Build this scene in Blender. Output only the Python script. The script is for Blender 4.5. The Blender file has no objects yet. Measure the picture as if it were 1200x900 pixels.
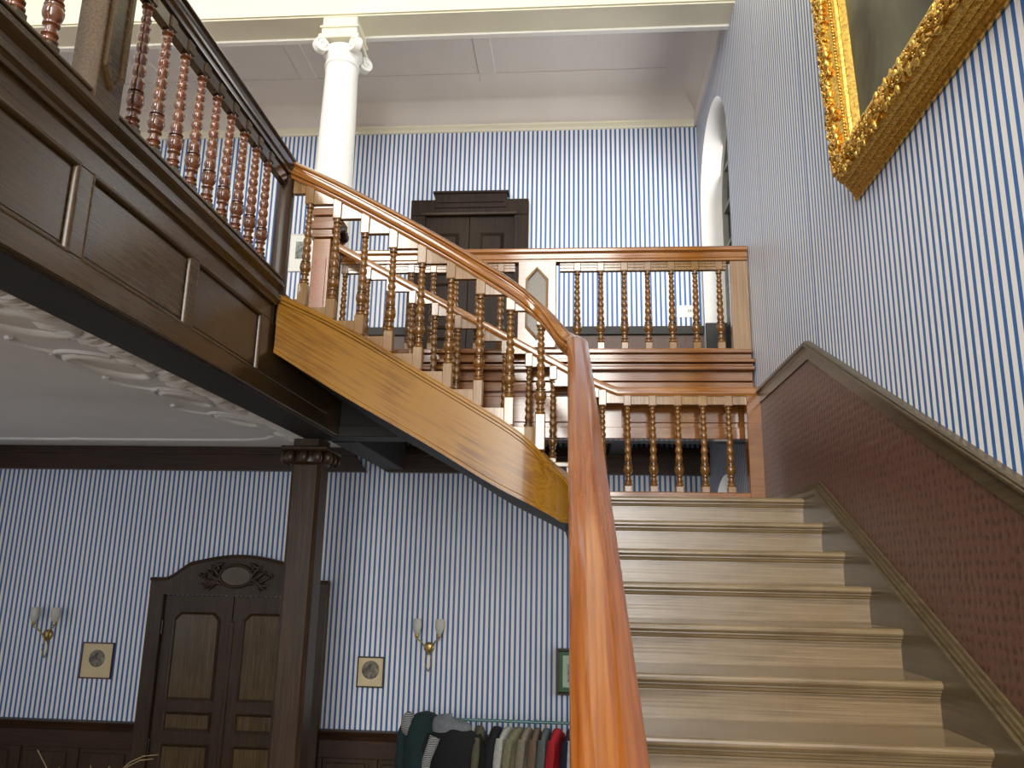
import bpy, bmesh, math, random
from mathutils import Vector, Matrix
random.seed(7)
C = bpy.context.scene.collection
PI = math.pi
FLOOR = -2.66          # hall floor; the eye of the camera is the origin of heights
# ------------------------------------------------------------------ camera
cd = bpy.data.cameras.new('camera'); cam = bpy.data.objects.new('camera', cd); C.objects.link(cam)
cd.sensor_width = 36; cd.lens = 935/1200*36; cd.clip_start = 0.02; cd.clip_end = 100
_p, _y, _r = math.radians(13.1), math.radians(4.7), 0.020
_fw = Vector((-math.sin(_y)*math.cos(_p), math.cos(_y)*math.cos(_p), math.sin(_p)))
_rt = Vector((math.cos(_y), math.sin(_y), 0)); _up = _rt.cross(_fw)
_R = math.cos(_r)*_rt + math.sin(_r)*_up; _U = -math.sin(_r)*_rt + math.cos(_r)*_up
cam.matrix_world = Matrix(((_R.x, _U.x, -_fw.x, 0), (_R.y, _U.y, -_fw.y, 0), (_R.z, _U.z, -_fw.z, 0), (0, 0, 0, 1)))
bpy.context.scene.camera = cam
# ------------------------------------------------------------------ world and daylight
w = bpy.data.worlds.new('world'); bpy.context.scene.world = w; w.use_nodes = True
bg = w.node_tree.nodes['Background']; bg.inputs[0].default_value = (0.75, 0.86, 1.0, 1); bg.inputs[1].default_value = 1.0
vs = bpy.context.scene.view_settings
vs.view_transform = 'Standard'; vs.look = 'None'; vs.exposure = 0.0; vs.gamma = 1.0; vs.use_curve_mapping = False
def daylight(name, loc, rot, sx, sy, watts, col):
    l = bpy.data.lights.new(name, 'AREA'); l.shape = 'RECTANGLE'; l.size = sx; l.size_y = sy; l.energy = watts; l.color = col
    o = bpy.data.objects.new(name, l); C.objects.link(o); o.location = loc; o.rotation_euler = rot
    return o
BACK = -5.0; LEFT = -7.2; TOPZ = 8.0
# windows of the back wall (x0, x1, z0, z1), each with its daylight just inside the opening
BWIN = [(-1.35, 0.85, -0.6, 7.3), (-5.4, -3.0, 3.0, 7.5), (-6.3, -3.3, -1.7, 0.75)]
WATT = [950, 640, 45]
for (x0, x1, z0, z1), wt in zip(BWIN, WATT):
    daylight('window_daylight', ((x0+x1)/2, BACK-0.06, (z0+z1)/2), (PI/2, 0, 0), x1-x0, z1-z0, wt, (1.0, 0.965, 0.90))
# windows of the left wall in the lower hall (y0, y1, z0, z1)
LWIN = [(4.2, 5.6, -1.6, 0.7), (0.6, 2.2, -1.6, 0.7)]
for y0, y1, z0, z1 in LWIN:
    daylight('window_daylight', (LEFT-0.06, (y0+y1)/2, (z0+z1)/2), (0, -PI/2, 0), z1-z0, y1-y0, 14, (0.97, 0.98, 1.0))
# the two arched corridor windows of the right wall (centre height, height, watts)
for zc, hz, wt in ((3.35, 1.9, 32), (-0.4, 2.2, 16)):
    l = daylight('window_daylight', (1.31+0.20, 7.15, zc), (0, PI/2, 0), hz, 1.3, wt, (1.0, 0.98, 0.94)); l.data.spread = math.radians(135)
# ------------------------------------------------------------------ materials
def newmat(name):
    m = bpy.data.materials.new(name); m.use_nodes = True
    return m, m.node_tree, m.node_tree.nodes['Principled BSDF']
def plain(name, col, rough=0.5, metal=0.0, var=0.12, scale=8.0, bump=0.0, coat=0.0):
    m, nt, b = newmat(name); n = nt.nodes; L = nt.links
    tc = n.new('ShaderNodeTexCoord'); no = n.new('ShaderNodeTexNoise'); no.inputs['Scale'].default_value = scale; no.inputs['Detail'].default_value = 5
    L.new(tc.outputs['Object'], no.inputs['Vector'])
    r = n.new('ShaderNodeValToRGB'); r.color_ramp.elements[0].position = 0.3; r.color_ramp.elements[1].position = 0.7
    r.color_ramp.elements[0].color = (*[c*(1-var) for c in col], 1); r.color_ramp.elements[1].color = (*[min(1, c*(1+var)) for c in col], 1)
    L.new(no.outputs['Fac'], r.inputs['Fac']); L.new(r.outputs['Color'], b.inputs['Base Color'])
    b.inputs['Roughness'].default_value = rough; b.inputs['Metallic'].default_value = metal
    if coat: b.inputs['Coat Weight'].default_value = coat; b.inputs['Coat Roughness'].default_value = 0.12
    if bump:
        bn = n.new('ShaderNodeBump'); bn.inputs['Strength'].default_value = bump; bn.inputs['Distance'].default_value = 0.01
        L.new(no.outputs['Fac'], bn.inputs['Height']); L.new(bn.outputs['Normal'], b.inputs['Normal'])
    return m
def wood(name, dark, light, rough=0.35, axis='X', grain=22.0, coat=0.0, bump=0.07, patch=0.35, spec=0.5, rot=None):
    m, nt, b = newmat(name); n = nt.nodes; L = nt.links
    tc = n.new('ShaderNodeTexCoord'); mp = n.new('ShaderNodeMapping')
    grain *= 1.9; s = {'X': (1.3, grain, grain), 'Y': (grain, 1.3, grain), 'Z': (grain, grain, 1.3)}[axis]
    mp.inputs['Scale'].default_value = s
    no = n.new('ShaderNodeTexNoise'); no.inputs['Scale'].default_value = 2.2; no.inputs['Detail'].default_value = 7; no.inputs['Distortion'].default_value = 0.3
    big = n.new('ShaderNodeTexNoise'); big.inputs['Scale'].default_value = 2.7; big.inputs['Detail'].default_value = 3
    src = tc.outputs['Object']
    if rot:      # grain follows the pitch of a sloping piece
        vr = n.new('ShaderNodeVectorRotate'); vr.rotation_type = rot[0]; vr.inputs['Angle'].default_value = rot[1]; L.new(src, vr.inputs['Vector']); src = vr.outputs['Vector']
    L.new(src, mp.inputs['Vector']); L.new(mp.outputs['Vector'], no.inputs['Vector']); L.new(tc.outputs['Object'], big.inputs['Vector'])
    ad = n.new('ShaderNodeMath'); ad.operation = 'MULTIPLY_ADD'; ad.inputs[1].default_value = patch
    L.new(big.outputs['Fac'], ad.inputs[0]); L.new(no.outputs['Fac'], ad.inputs[2])
    r = n.new('ShaderNodeValToRGB'); r.color_ramp.elements[0].position = 0.36+patch*0.4; r.color_ramp.elements[1].position = 0.66+patch*0.6
    r.color_ramp.elements[0].color = (*dark, 1); r.color_ramp.elements[1].color = (*light, 1)
    L.new(ad.outputs[0], r.inputs['Fac']); L.new(r.outputs['Color'], b.inputs['Base Color'])
    rr = n.new('ShaderNodeMapRange'); rr.inputs['To Min'].default_value = rough*0.8; rr.inputs['To Max'].default_value = rough*1.25
    L.new(no.outputs['Fac'], rr.inputs['Value']); L.new(rr.outputs['Result'], b.inputs['Roughness'])
    b.inputs['Specular IOR Level'].default_value = spec
    if coat: b.inputs['Coat Weight'].default_value = coat; b.inputs['Coat Roughness'].default_value = 0.1
    bn = n.new('ShaderNodeBump'); bn.inputs['Strength'].default_value = bump; bn.inputs['Distance'].default_value = 0.003
    L.new(no.outputs['Fac'], bn.inputs['Height']); L.new(bn.outputs['Normal'], b.inputs['Normal'])
    return m
def wallpaper(name, axis):
    m, nt, b = newmat(name); n = nt.nodes; L = nt.links
    ge = n.new('ShaderNodeNewGeometry'); se = n.new('ShaderNodeSeparateXYZ'); L.new(ge.outputs['Position'], se.inputs[0])
    mu = n.new('ShaderNodeMath'); mu.operation = 'MULTIPLY'; mu.inputs[1].default_value = 1/0.0504; L.new(se.outputs[axis], mu.inputs[0])
    fr = n.new('ShaderNodeMath'); fr.operation = 'FRACT'; L.new(mu.outputs[0], fr.inputs[0])
    r = n.new('ShaderNodeValToRGB'); e = r.color_ramp.elements; r.color_ramp.interpolation = 'LINEAR'
    BL = (0.026, 0.132, 0.40, 1); WH = (0.84, 0.82, 0.78, 1)
    e[0].position = 0.0; e[0].color = WH; e[1].position = 1.0; e[1].color = WH
    for p, c in ((0.275, WH), (0.30, BL), (0.70, BL), (0.725, WH)):
        k = e.new(p); k.color = c
    L.new(fr.outputs[0], r.inputs['Fac']); paper = r.outputs['Color']
    if axis == 1:      # badly matched joints between lengths of paper
        for at_, hw_, cc_ in ((4.240, 0.014, WH), (4.268, 0.012, BL), (5.36, 0.007, BL)):
            cp = n.new('ShaderNodeMath'); cp.operation = 'COMPARE'; cp.inputs[1].default_value = at_; cp.inputs[2].default_value = hw_; L.new(se.outputs[1], cp.inputs[0])
            mx = n.new('ShaderNodeMix'); mx.data_type = 'RGBA'; L.new(cp.outputs[0], mx.inputs['Factor']); L.new(paper, mx.inputs['A']); mx.inputs['B'].default_value = cc_; paper = mx.outputs['Result']
    no = n.new('ShaderNodeTexNoise'); no.inputs['Scale'].default_value = 1.6; no.inputs['Detail'].default_value = 4; L.new(ge.outputs['Position'], no.inputs['Vector'])
    mr = n.new('ShaderNodeMapRange'); mr.inputs['To Min'].default_value = 0.88; mr.inputs['To Max'].default_value = 1.06; L.new(no.outputs['Fac'], mr.inputs['Value'])
    vm = n.new('ShaderNodeVectorMath'); vm.operation = 'SCALE'; L.new(paper, vm.inputs[0]); L.new(mr.outputs['Result'], vm.inputs['Scale'])
    L.new(vm.outputs[0], b.inputs['Base Color'])
    b.inputs['Roughness'].default_value = 0.42
    return m
def lincrusta(name, c1, c2):
    m, nt, b = newmat(name); n = nt.nodes; L = nt.links
    ge = n.new('ShaderNodeTexCoord'); v = n.new('ShaderNodeTexVoronoi'); v.inputs['Scale'].default_value = 24; v.feature = 'SMOOTH_F1'; v.inputs['Randomness'].default_value = 0.3; v.inputs['Smoothness'].default_value = 0.3
    no = n.new('ShaderNodeTexNoise'); no.inputs['Scale'].default_value = 55; no.inputs['Detail'].default_value = 2
    L.new(ge.outputs['Object'], v.inputs['Vector']); L.new(ge.outputs['Object'], no.inputs['Vector'])
    ad = n.new('ShaderNodeMath'); ad.operation = 'MULTIPLY_ADD'; ad.inputs[1].default_value = 1.1; L.new(v.outputs['Distance'], ad.inputs[0]); L.new(no.outputs['Fac'], ad.inputs[2])
    r = n.new('ShaderNodeValToRGB'); r.color_ramp.elements[0].position = 0.45; r.color_ramp.elements[1].position = 0.95
    r.color_ramp.elements[0].color = (*c1, 1); r.color_ramp.elements[1].color = (*c2, 1)
    L.new(ad.outputs[0], r.inputs['Fac']); L.new(r.outputs['Color'], b.inputs['Base Color'])
    bn = n.new('ShaderNodeBump'); bn.inputs['Strength'].default_value = 0.5; bn.inputs['Distance'].default_value = 0.004
    L.new(ad.outputs[0], bn.inputs['Height']); L.new(bn.outputs['Normal'], b.inputs['Normal'])
    b.inputs['Roughness'].default_value = 0.42
    return m
def sepia(name, c1, c2, scale):
    m, nt, b = newmat(name); n = nt.nodes; L = nt.links
    tc = n.new('ShaderNodeTexCoord'); no = n.new('ShaderNodeTexNoise'); no.inputs['Scale'].default_value = scale; no.inputs['Detail'].default_value = 6; no.inputs['Distortion'].default_value = 0.6
    L.new(tc.outputs['Object'], no.inputs['Vector'])
    r = n.new('ShaderNodeValToRGB'); r.color_ramp.elements[0].position = 0.38; r.color_ramp.elements[1].position = 0.66
    r.color_ramp.elements[0].color = (*c1, 1); r.color_ramp.elements[1].color = (*c2, 1)
    L.new(no.outputs['Fac'], r.inputs['Fac']); L.new(r.outputs['Color'], b.inputs['Base Color']); b.inputs['Roughness'].default_value = 0.35
    return m
def striped_cloth(name, c1, c2, scale):
    m, nt, b = newmat(name); n = nt.nodes; L = nt.links
    tc = n.new('ShaderNodeTexCoord'); wv = n.new('ShaderNodeTexWave'); wv.bands_direction = 'Z'; wv.inputs['Scale'].default_value = scale
    L.new(tc.outputs['Object'], wv.inputs['Vector'])
    r = n.new('ShaderNodeValToRGB'); r.color_ramp.elements[0].position = 0.45; r.color_ramp.elements[1].position = 0.55
    r.color_ramp.elements[0].color = (*c1, 1); r.color_ramp.elements[1].color = (*c2, 1)
    L.new(wv.outputs['Fac'], r.inputs['Fac']); L.new(r.outputs['Color'], b.inputs['Base Color']); b.inputs['Roughness'].default_value = 0.9
    return m
M = {}
M['paper_x'] = wallpaper('striped_paper_x', 0); M['paper_y'] = wallpaper('striped_paper_y', 1)
M['plaster'] = plain('white_plaster', (0.74, 0.73, 0.71), 0.6, var=0.04, scale=3)
M['cream'] = plain('cream_paint', (0.80, 0.76, 0.60), 0.55, var=0.03, scale=2)
M['ceil'] = plain('corridor_ceiling_paint', (0.74, 0.69, 0.65), 0.6, var=0.03, scale=2)
M['white'] = plain('white_gloss_paint', (0.86, 0.85, 0.80), 0.35, var=0.02)
M['dark'] = wood('dark_stained_oak', (0.018, 0.009, 0.004), (0.058, 0.030, 0.013), 0.36, 'Z', 26, spec=0.4)
M['darkx'] = wood('dark_stained_oak_x', (0.018, 0.008, 0.004), (0.050, 0.022, 0.010), 0.36, 'X', 26, spec=0.4)
M['darkm'] = wood('matt_dark_oak', (0.010, 0.005, 0.003), (0.034, 0.019, 0.010), 0.5, 'Z', 26, spec=0.2)
M['black'] = plain('black_soffit_and_shade', (0.016, 0.015, 0.014), 0.55, var=0.2)
M['fascia'] = wood('gallery_oak', (0.042, 0.023, 0.007), (0.080, 0.045, 0.015), 0.24, 'Y', 24, bump=0.03)
M['fasciax'] = wood('rear_gallery_oak', (0.15, 0.050, 0.010), (0.23, 0.092, 0.022), 0.12, 'X', 24, bump=0.03, spec=0.9, patch=0.5)
M['string'] = wood('golden_oak', (0.150, 0.058, 0.003), (0.265, 0.120, 0.007), 0.22, 'X', 20, patch=0.9, spec=0.45, bump=0.03, rot=('Y_AXIS', -0.51))
M['rail'] = wood('handrail_oak', (0.20, 0.050, 0.008), (0.31, 0.095, 0.014), 0.14, 'Y', 26, coat=0.4, patch=0.12, rot=('X_AXIS', -0.459))
M['railx'] = wood('handrail_oak_x', (0.20, 0.066, 0.010), (0.32, 0.128, 0.022), 0.12, 'X', 24, coat=0.8, bump=0.04)
M['railup'] = wood('handrail_oak_upper', (0.20, 0.066, 0.009), (0.32, 0.125, 0.019), 0.12, 'X', 24, coat=0.8, patch=0.2, bump=0.04, rot=('Y_AXIS', -0.51))
M['raildark'] = wood('dark_handrail', (0.02, 0.010, 0.006), (0.06, 0.03, 0.016), 0.18, 'Y', 24, coat=0.4)
M['tread'] = wood('worn_oak_tread', (0.115, 0.073, 0.033), (0.205, 0.142, 0.074), 0.22, 'X', 30, bump=0.15, patch=0.8, spec=0.9)
M['skirt'] = wood('stair_skirting_oak', (0.050, 0.034, 0.015), (0.105, 0.075, 0.036), 0.30, 'Y', 20, spec=0.6)
M['bal'] = plain('turned_oak', (0.16, 0.066, 0.010), 0.15, var=0.3, scale=9, coat=0.6)
M['balred'] = plain('turned_red_oak', (0.13, 0.038, 0.011), 0.12, var=0.35, scale=9, coat=0.8)
M['block'] = wood('baluster_block_oak', (0.18, 0.095, 0.034), (0.29, 0.165, 0.066), 0.14, 'Z', 26, spec=1.0, bump=0.04)
M['lin'] = lincrusta('embossed_dado_paper', (0.036, 0.012, 0.008), (0.115, 0.049, 0.034))
M['lin2'] = lincrusta('embossed_corridor_dado', (0.035, 0.018, 0.013), (0.10, 0.055, 0.042))
M['gilt'] = plain('gilt_gesso', (0.72, 0.45, 0.10), 0.24, 0.9, var=0.4, scale=70, bump=0.25)
M['brass'] = plain('brass', (0.42, 0.31, 0.13), 0.38, 0.85)
M['glass_shade'] = plain('frosted_shade', (0.52, 0.53, 0.47), 0.4, var=0.05)
M['pane'] = plain('dark_window_glass', (0.012, 0.014, 0.013), 0.3, var=0.3)
M['pane'].node_tree.nodes['Principled BSDF'].inputs['Specular IOR Level'].default_value = 0.15
M['bar'] = plain('grey_window_bar', (0.20, 0.20, 0.17), 0.5)
M['floor'] = wood('hall_floor_boards', (0.22, 0.14, 0.07), (0.36, 0.25, 0.14), 0.3, 'Y', 10)
M['panelz'] = wood('golden_door_panel', (0.045, 0.028, 0.010), (0.12, 0.075, 0.030), 0.25, 'Z', 24)
M['mount'] = plain('cream_mount', (0.62, 0.51, 0.31), 0.6, var=0.06)
M['mountg'] = plain('pale_green_mount', (0.42, 0.52, 0.38), 0.5, var=0.05)
M['greenmat'] = plain('green_mat', (0.045, 0.12, 0.06), 0.5)
M['sepia'] = sepia('sepia_print', (0.05, 0.045, 0.035), (0.26, 0.23, 0.16), 22)
M['sepia2'] = sepia('grey_print', (0.10, 0.11, 0.10), (0.35, 0.37, 0.33), 30)
M['paint'] = sepia('old_oil_painting', (0.018, 0.015, 0.009), (0.20, 0.20, 0.11), 1.15)
M['paint'].node_tree.nodes['Principled BSDF'].inputs['Roughness'].default_value = 0.5
M['card'] = plain('white_card', (0.82, 0.82, 0.76), 0.5, var=0.02)
M['mullion'] = plain('white_window_frame', (0.75, 0.74, 0.70), 0.4)
M['steel'] = plain('green_grey_rail', (0.10, 0.20, 0.20), 0.35, 0.3)
M['straw'] = plain('dried_stem', (0.36, 0.27, 0.14), 0.7)
M['clay'] = plain('clay_vase', (0.12, 0.06, 0.035), 0.5)
M['iron'] = plain('black_iron', (0.02, 0.02, 0.02), 0.4, 0.6)
# ------------------------------------------------------------------ mesh helpers
class MB:
    def __init__(s): s.v = []; s.f = []
    def add(s, vs, fs):
        o = len(s.v); s.v += [tuple(p) for p in vs]; s.f += [tuple(o+i for i in f) for f in fs]; return s
    def box(s, x0, x1, y0, y1, z0, z1):
        return s.add([(x0,y0,z0),(x1,y0,z0),(x1,y1,z0),(x0,y1,z0),(x0,y0,z1),(x1,y0,z1),(x1,y1,z1),(x0,y1,z1)],
                     [(0,3,2,1),(4,5,6,7),(0,1,5,4),(1,2,6,5),(2,3,7,6),(3,0,4,7)])
    def prism(s, poly, axis, a, b):
        def pt(u, v, t): return {'x': (t,u,v), 'y': (u,t,v), 'z': (u,v,t)}[axis]
        n = len(poly); A = [pt(u,v,a) for u,v in poly]; B = [pt(u,v,b) for u,v in poly]
        return s.add(A+B, [tuple(range(n))[::-1], tuple(range(n, 2*n))] + [(i,(i+1)%n,n+(i+1)%n,n+i) for i in range(n)])
    def ring(s, rows, close=True, caps=True):
        n = len(rows[0]); vs = [p for r in rows for p in r]; fs = []
        for k in range(len(rows)-1):
            for i in range(n if close else n-1):
                j = (i+1) % n; fs.append((k*n+i, k*n+j, (k+1)*n+j, (k+1)*n+i))
        if caps and close: fs.append(tuple(range(n))[::-1]); fs.append(tuple((len(rows)-1)*n+i for i in range(n)))
        return s.add(vs, fs)
    def lathe(s, prof, seg=12, o=(0,0,0), sx=1.0, sy=1.0):
        return s.ring([[(o[0]+sx*r*math.cos(2*PI*i/seg), o[1]+sy*r*math.sin(2*PI*i/seg), o[2]+z) for i in range(seg)] for r, z in prof])
    def tube(s, pts, r, seg=8, flat=1.0):
        P = [Vector(p) for p in pts]; rows = []
        for k, p in enumerate(P):
            t = (P[min(k+1, len(P)-1)]-P[max(k-1, 0)]).normalized()
            a = t.cross(Vector((0,0,1)))
            if a.length < 1e-3: a = Vector((1,0,0))
            a.normalize(); b = a.cross(t); rr = r[k] if isinstance(r, (list, tuple)) else r
            rows.append([p+a*rr*math.cos(2*PI*i/seg)+b*rr*flat*math.sin(2*PI*i/seg) for i in range(seg)])
        return s.ring(rows)
    def sweep(s, path, prof):
        """path: 3-D points; prof: (lateral to the right of travel, up)"""
        P = [Vector(p) for p in path]; rows = []
        for k, p in enumerate(P):
            d0 = (P[k]-P[max(k-1,0)]); d1 = (P[min(k+1,len(P)-1)]-P[k]); d0.z = d1.z = 0
            if d0.length < 1e-9: d0 = d1
            if d1.length < 1e-9: d1 = d0
            d0.normalize(); d1.normalize(); t = (d0+d1).normalized(); c = max(0.4, t.dot(d0))
            lat = Vector((t.y, -t.x, 0))/c
            rows.append([p+lat*u+Vector((0,0,v)) for u, v in prof])
        return s.ring(rows)
    def ball(s, c, r, sx=1, sy=1, sz=1, seg=8, rings=6, rot=None):
        rows = []
        for k in range(rings+1):
            a = -PI/2+PI*k/rings; rr = max(math.cos(a), 0.02); row = []
            for i in range(seg):
                p = Vector((sx*r*rr*math.cos(2*PI*i/seg), sy*r*rr*math.sin(2*PI*i/seg), sz*r*math.sin(a)))
                if rot: p = rot @ p
                row.append(Vector(c)+p)
            rows.append(row)
        return s.ring(rows)
    def mesh(s, name, mat, smooth=None, bevel=0):
        me = bpy.data.meshes.new(name); me.from_pydata([tuple(p) for p in s.v], [], s.f); me.update()
        bm = bmesh.new(); bm.from_mesh(me)
        bmesh.ops.recalc_face_normals(bm, faces=bm.faces)
        if bevel:
            es = [e for e in bm.edges if len(e.link_faces) == 2 and e.calc_face_angle(0) > 0.6]
            bmesh.ops.bevel(bm, geom=es, offset=bevel, segments=1, affect='EDGES', clamp_overlap=True)
        bm.to_mesh(me); bm.free()
        me.materials.append(M[mat] if isinstance(mat, str) else mat)
        if smooth:
            me.polygons.foreach_set('use_smooth', [True]*len(me.polygons)); me.set_sharp_from_angle(angle=math.radians(smooth))
        return me
    def obj(s, name, mat, parent=None, smooth=None, bevel=0, loc=None):
        return place(name, s.mesh(name, mat, smooth, bevel), parent, loc)
def place(name, me, parent=None, loc=None):
    o = bpy.data.objects.new(name, me); C.objects.link(o)
    if parent: o.parent = parent
    if loc: o.location = loc
    return o
def tag(o, label, cat=None, group=None, kind=None):
    o['label'] = label
    if cat: o['category'] = cat
    if group: o['group'] = group
    if kind: o['kind'] = kind
    return o
def thing(name, label, cat, group=None, loc=(0,0,0), kind=None):
    o = bpy.data.objects.new(name, None); C.objects.link(o); o.location = loc; o.empty_display_size = 0.1
    return tag(o, label, cat, group, kind)
def B(*a): return MB().box(*a)
# ------------------------------------------------------------------ setting: floor, walls, ceilings
RX = 1.31; RY = 8.0
tag(B(LEFT-0.2, RX+0.5, BACK-0.2, RY+0.2, FLOOR-0.15, FLOOR).obj('floor', 'floor'), 'brown boarded floor of the lower hall', 'floor', kind='structure')
tag(B(LEFT-0.2, RX+0.5, RY, RY+0.2, FLOOR, TOPZ).obj('wall_rear', 'paper_x'), 'far wall papered in narrow blue and white stripes', 'wall', kind='structure')
# right wall with two arched window openings towards the far corridor
AY0, AY1 = 6.40, 7.90; AR = (AY1-AY0)/2; AYM = (AY0+AY1)/2
ARCH = [(1.60, 3.70), (-1.7, 0.10)]     # sill height, springing height
mb = MB(); NS = 20
def arch(y, sp): return sp + math.sqrt(max(0, AR*AR-(y-AYM)**2))
mb.add([(RX,BACK,FLOOR),(RX,AY0,FLOOR),(RX,AY0,TOPZ),(RX,BACK,TOPZ)], [(0,3,2,1)])
mb.add([(RX,AY1,FLOOR),(RX,RY,FLOOR),(RX,RY,TOPZ),(RX,AY1,TOPZ)], [(0,3,2,1)])
for i in range(NS):
    a0, a1 = PI*i/NS, PI*(i+1)/NS; y0 = AYM-AR*math.cos(a0); y1 = AYM-AR*math.cos(a1)
    for lo, hi in (((FLOOR, FLOOR), (ARCH[1][0],)*2), ((arch(y0, ARCH[1][1]), arch(y1, ARCH[1][1])), (ARCH[0][0],)*2), ((arch(y0, ARCH[0][1]), arch(y1, ARCH[0][1])), (TOPZ, TOPZ))):
        mb.add([(RX,y0,lo[0]),(RX,y1,lo[1]),(RX,y1,hi[1]),(RX,y0,hi[0])], [(0,3,2,1)])
wr = tag(mb.obj('wall_right', 'paper_y'), 'tall right wall papered in narrow blue and white stripes', 'wall', kind='structure')
B(RX+0.32, RX+0.5, BACK-0.2, RY+0.2, FLOOR, TOPZ).obj('outer_masonry', 'plaster', wr)
B(RX+0.005, RX+0.32, BACK-0.2, AY0-0.02, FLOOR, TOPZ).obj('outer_masonry', 'plaster', wr)
def arched_window(name, sill, sp, label):
    t = thing(name, label, 'window', kind='structure')
    rows = []
    pts = [(AY0, sill)] + [(AYM-AR*math.cos(PI*i/NS), sp+AR*math.sin(PI*i/NS)) for i in range(NS+1)] + [(AY1, sill)]
    D = 0.27
    MB().ring([[(RX,y,z) for y,z in pts], [(RX+D,y,z) for y,z in pts]], close=True, caps=False).obj('reveal', 'plaster', t, smooth=30)
    MB().prism(pts, 'x', RX+D, RX+D+0.02).obj('pane', 'pane', t)
    for k in range(1, 4):
        y = AY0+(AY1-AY0)*k/4; B(RX+D-0.04, RX+D+0.01, y-0.02, y+0.02, sill, arch(y, sp)).obj('glazing_bar', 'bar', t)
    z = sill+0.4
    while z < sp+AR-0.15:
        h = AR if z < sp else math.sqrt(max(0, AR*AR-(z-sp)**2))
        B(RX+D-0.04, RX+D+0.01, AYM-h, AYM+h, z-0.02, z+0.02).obj('glazing_bar', 'bar', t); z += 0.42
    inner = [((y-AYM)*0.94+AYM, sill+0.05 if z <= sill+0.001 else (z-sp)*0.94+sp if z > sp else z) for y, z in pts]
    rows = [[(RX+D-0.05,y,z) for y,z in pts], [(RX+D-0.05,y,z) for y,z in inner], [(RX+D+0.01,y,z) for y,z in inner], [(RX+D+0.01,y,z) for y,z in pts]]
    MB().ring(rows, close=True, caps=False).obj('window_frame', 'bar', t)
arched_window('window_1', *ARCH[0], 'arched corridor window in a deep white reveal, above the gallery rail')
arched_window('window_2', *ARCH[1], 'arched lower window in a grey reveal, seen through the landing balusters')
# back wall (behind the viewer) and left wall, built around their window openings
def wall_with_openings(name, label, axis, t0, t1, a0, a1, wins, mat, inner):
    mb = MB(); us = sorted({a0, a1, *[w_[0] for w_ in wins], *[w_[1] for w_ in wins]})
    for u0, u1 in zip(us, us[1:]):
        holes = sorted((w_[2], w_[3]) for w_ in wins if w_[0] <= u0+1e-6 and w_[1] >= u1-1e-6)
        z = FLOOR
        for h0, h1 in holes + [(TOPZ, TOPZ)]:
            if h0 > z+1e-6:
                mb.box(u0, u1, t0, t1, z, h0) if axis == 'y' else mb.box(t0, t1, u0, u1, z, h0)
            z = h1
    o = tag(mb.obj(name, mat), label, 'wall', kind='structure')
    for k, (u0, u1, z0, z1) in enumerate(wins):
        mb = MB(); n = 3; m = max(2, int((z1-z0)/0.9))
        for i in range(n+1):
            u = u0+(u1-u0)*i/n; q = (u-0.03, u+0.03)
            mb.box(q[0], q[1], inner-0.02, inner+0.02, z0, z1) if axis == 'y' else mb.box(inner-0.02, inner+0.02, q[0], q[1], z0, z1)
        for i in range(m+1):
            z = z0+(z1-z0)*i/m
            mb.box(u0, u1, inner-0.02, inner+0.02, z-0.03, z+0.03) if axis == 'y' else mb.box(inner-0.02, inner+0.02, u0, u1, z-0.03, z+0.03)
        mb.obj('window_frame', 'mullion', o)
    return o
wall_with_openings('wall_back', 'wall behind the viewer with tall stair windows', 'y', BACK-0.2, BACK, LEFT, RX+0.5, BWIN, 'paper_x', BACK-0.02)
wall_with_openings('wall_left', 'far left wall of the hall with low windows', 'x', LEFT-0.2, LEFT, BACK, RY, LWIN, 'paper_y', LEFT-0.02)
tag(B(LEFT-0.2, RX+0.5, BACK-0.2, 6.2, TOPZ, TOPZ+0.15).obj('ceiling', 'cream'), 'high cream ceiling over the stair well', 'ceiling', kind='structure')
# cream wall over the entablature and the corridor ceiling with its cove
ENT = 4.62
u = tag(B(LEFT, RX, 5.85, 6.12, ENT, TOPZ).obj('wall_upper', 'cream'), 'cream painted wall and beam carried by the white columns', 'wall', kind='structure')
MB().sweep([(LEFT,6.12,ENT),(RX,6.12,ENT)], [(0.0,0.0),(0.0,-0.02),(-0.05,-0.02),(-0.06,0.03),(-0.09,0.05),(-0.09,0.09),(0,0.09)]).obj('moulding', 'white', u)
B(LEFT, RX, 5.83, 5.86, ENT+0.012, ENT+0.05).obj('moulding', 'cream', u)
CZ, CW = 5.17, 0.36
mb = MB(); rows = []
for k in range(9):      # cove: corridor side walls to flat ceiling
    a = PI/2*k/8; d = CW*(1-math.cos(a)); z = 4.84+(CZ-4.84)*math.sin(a)
    rows.append([(LEFT+d, 6.1, z), (LEFT+d, RY-d, z), (RX-d, RY-d, z), (RX-d, 6.1, z)])
mb.ring(rows, close=False, caps=False); r = rows[-1]; mb.add(r, [(0,1,2,3)])
cc = tag(mb.obj('ceiling', 'ceil', smooth=40), 'grey white coved ceiling over the upper corridor', 'ceiling', kind='structure')
B(LEFT-0.1, RX+0.4, 6.0, RY+0.1, CZ+0.05, CZ+0.2).obj('ceiling_slab', 'ceil', cc)
MB().sweep([(LEFT,RY,4.76),(RX,RY,4.76)], [(0,0),(-0.0,0),(0.025,0.0),(0.03,0.02),(0.022,0.07),(0.035,0.085),(0,0.09)]).obj('cornice', 'cream', cc)
MB().sweep([(RX,RY,4.76),(RX,6.12,4.76)], [(0,0),(0.025,0.0),(0.03,0.02),(0.022,0.07),(0.035,0.085),(0,0.09)]).obj('cornice', 'ceil', cc)
for x in (-4.6, -2.9, -0.95):      # flat ribs that divide the ceiling into panels
    B(x-0.09, x+0.09, 6.12, RY-CW, CZ-0.008, CZ+0.02).obj('ceiling_rib', 'ceil', cc, bevel=0.004)
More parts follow.
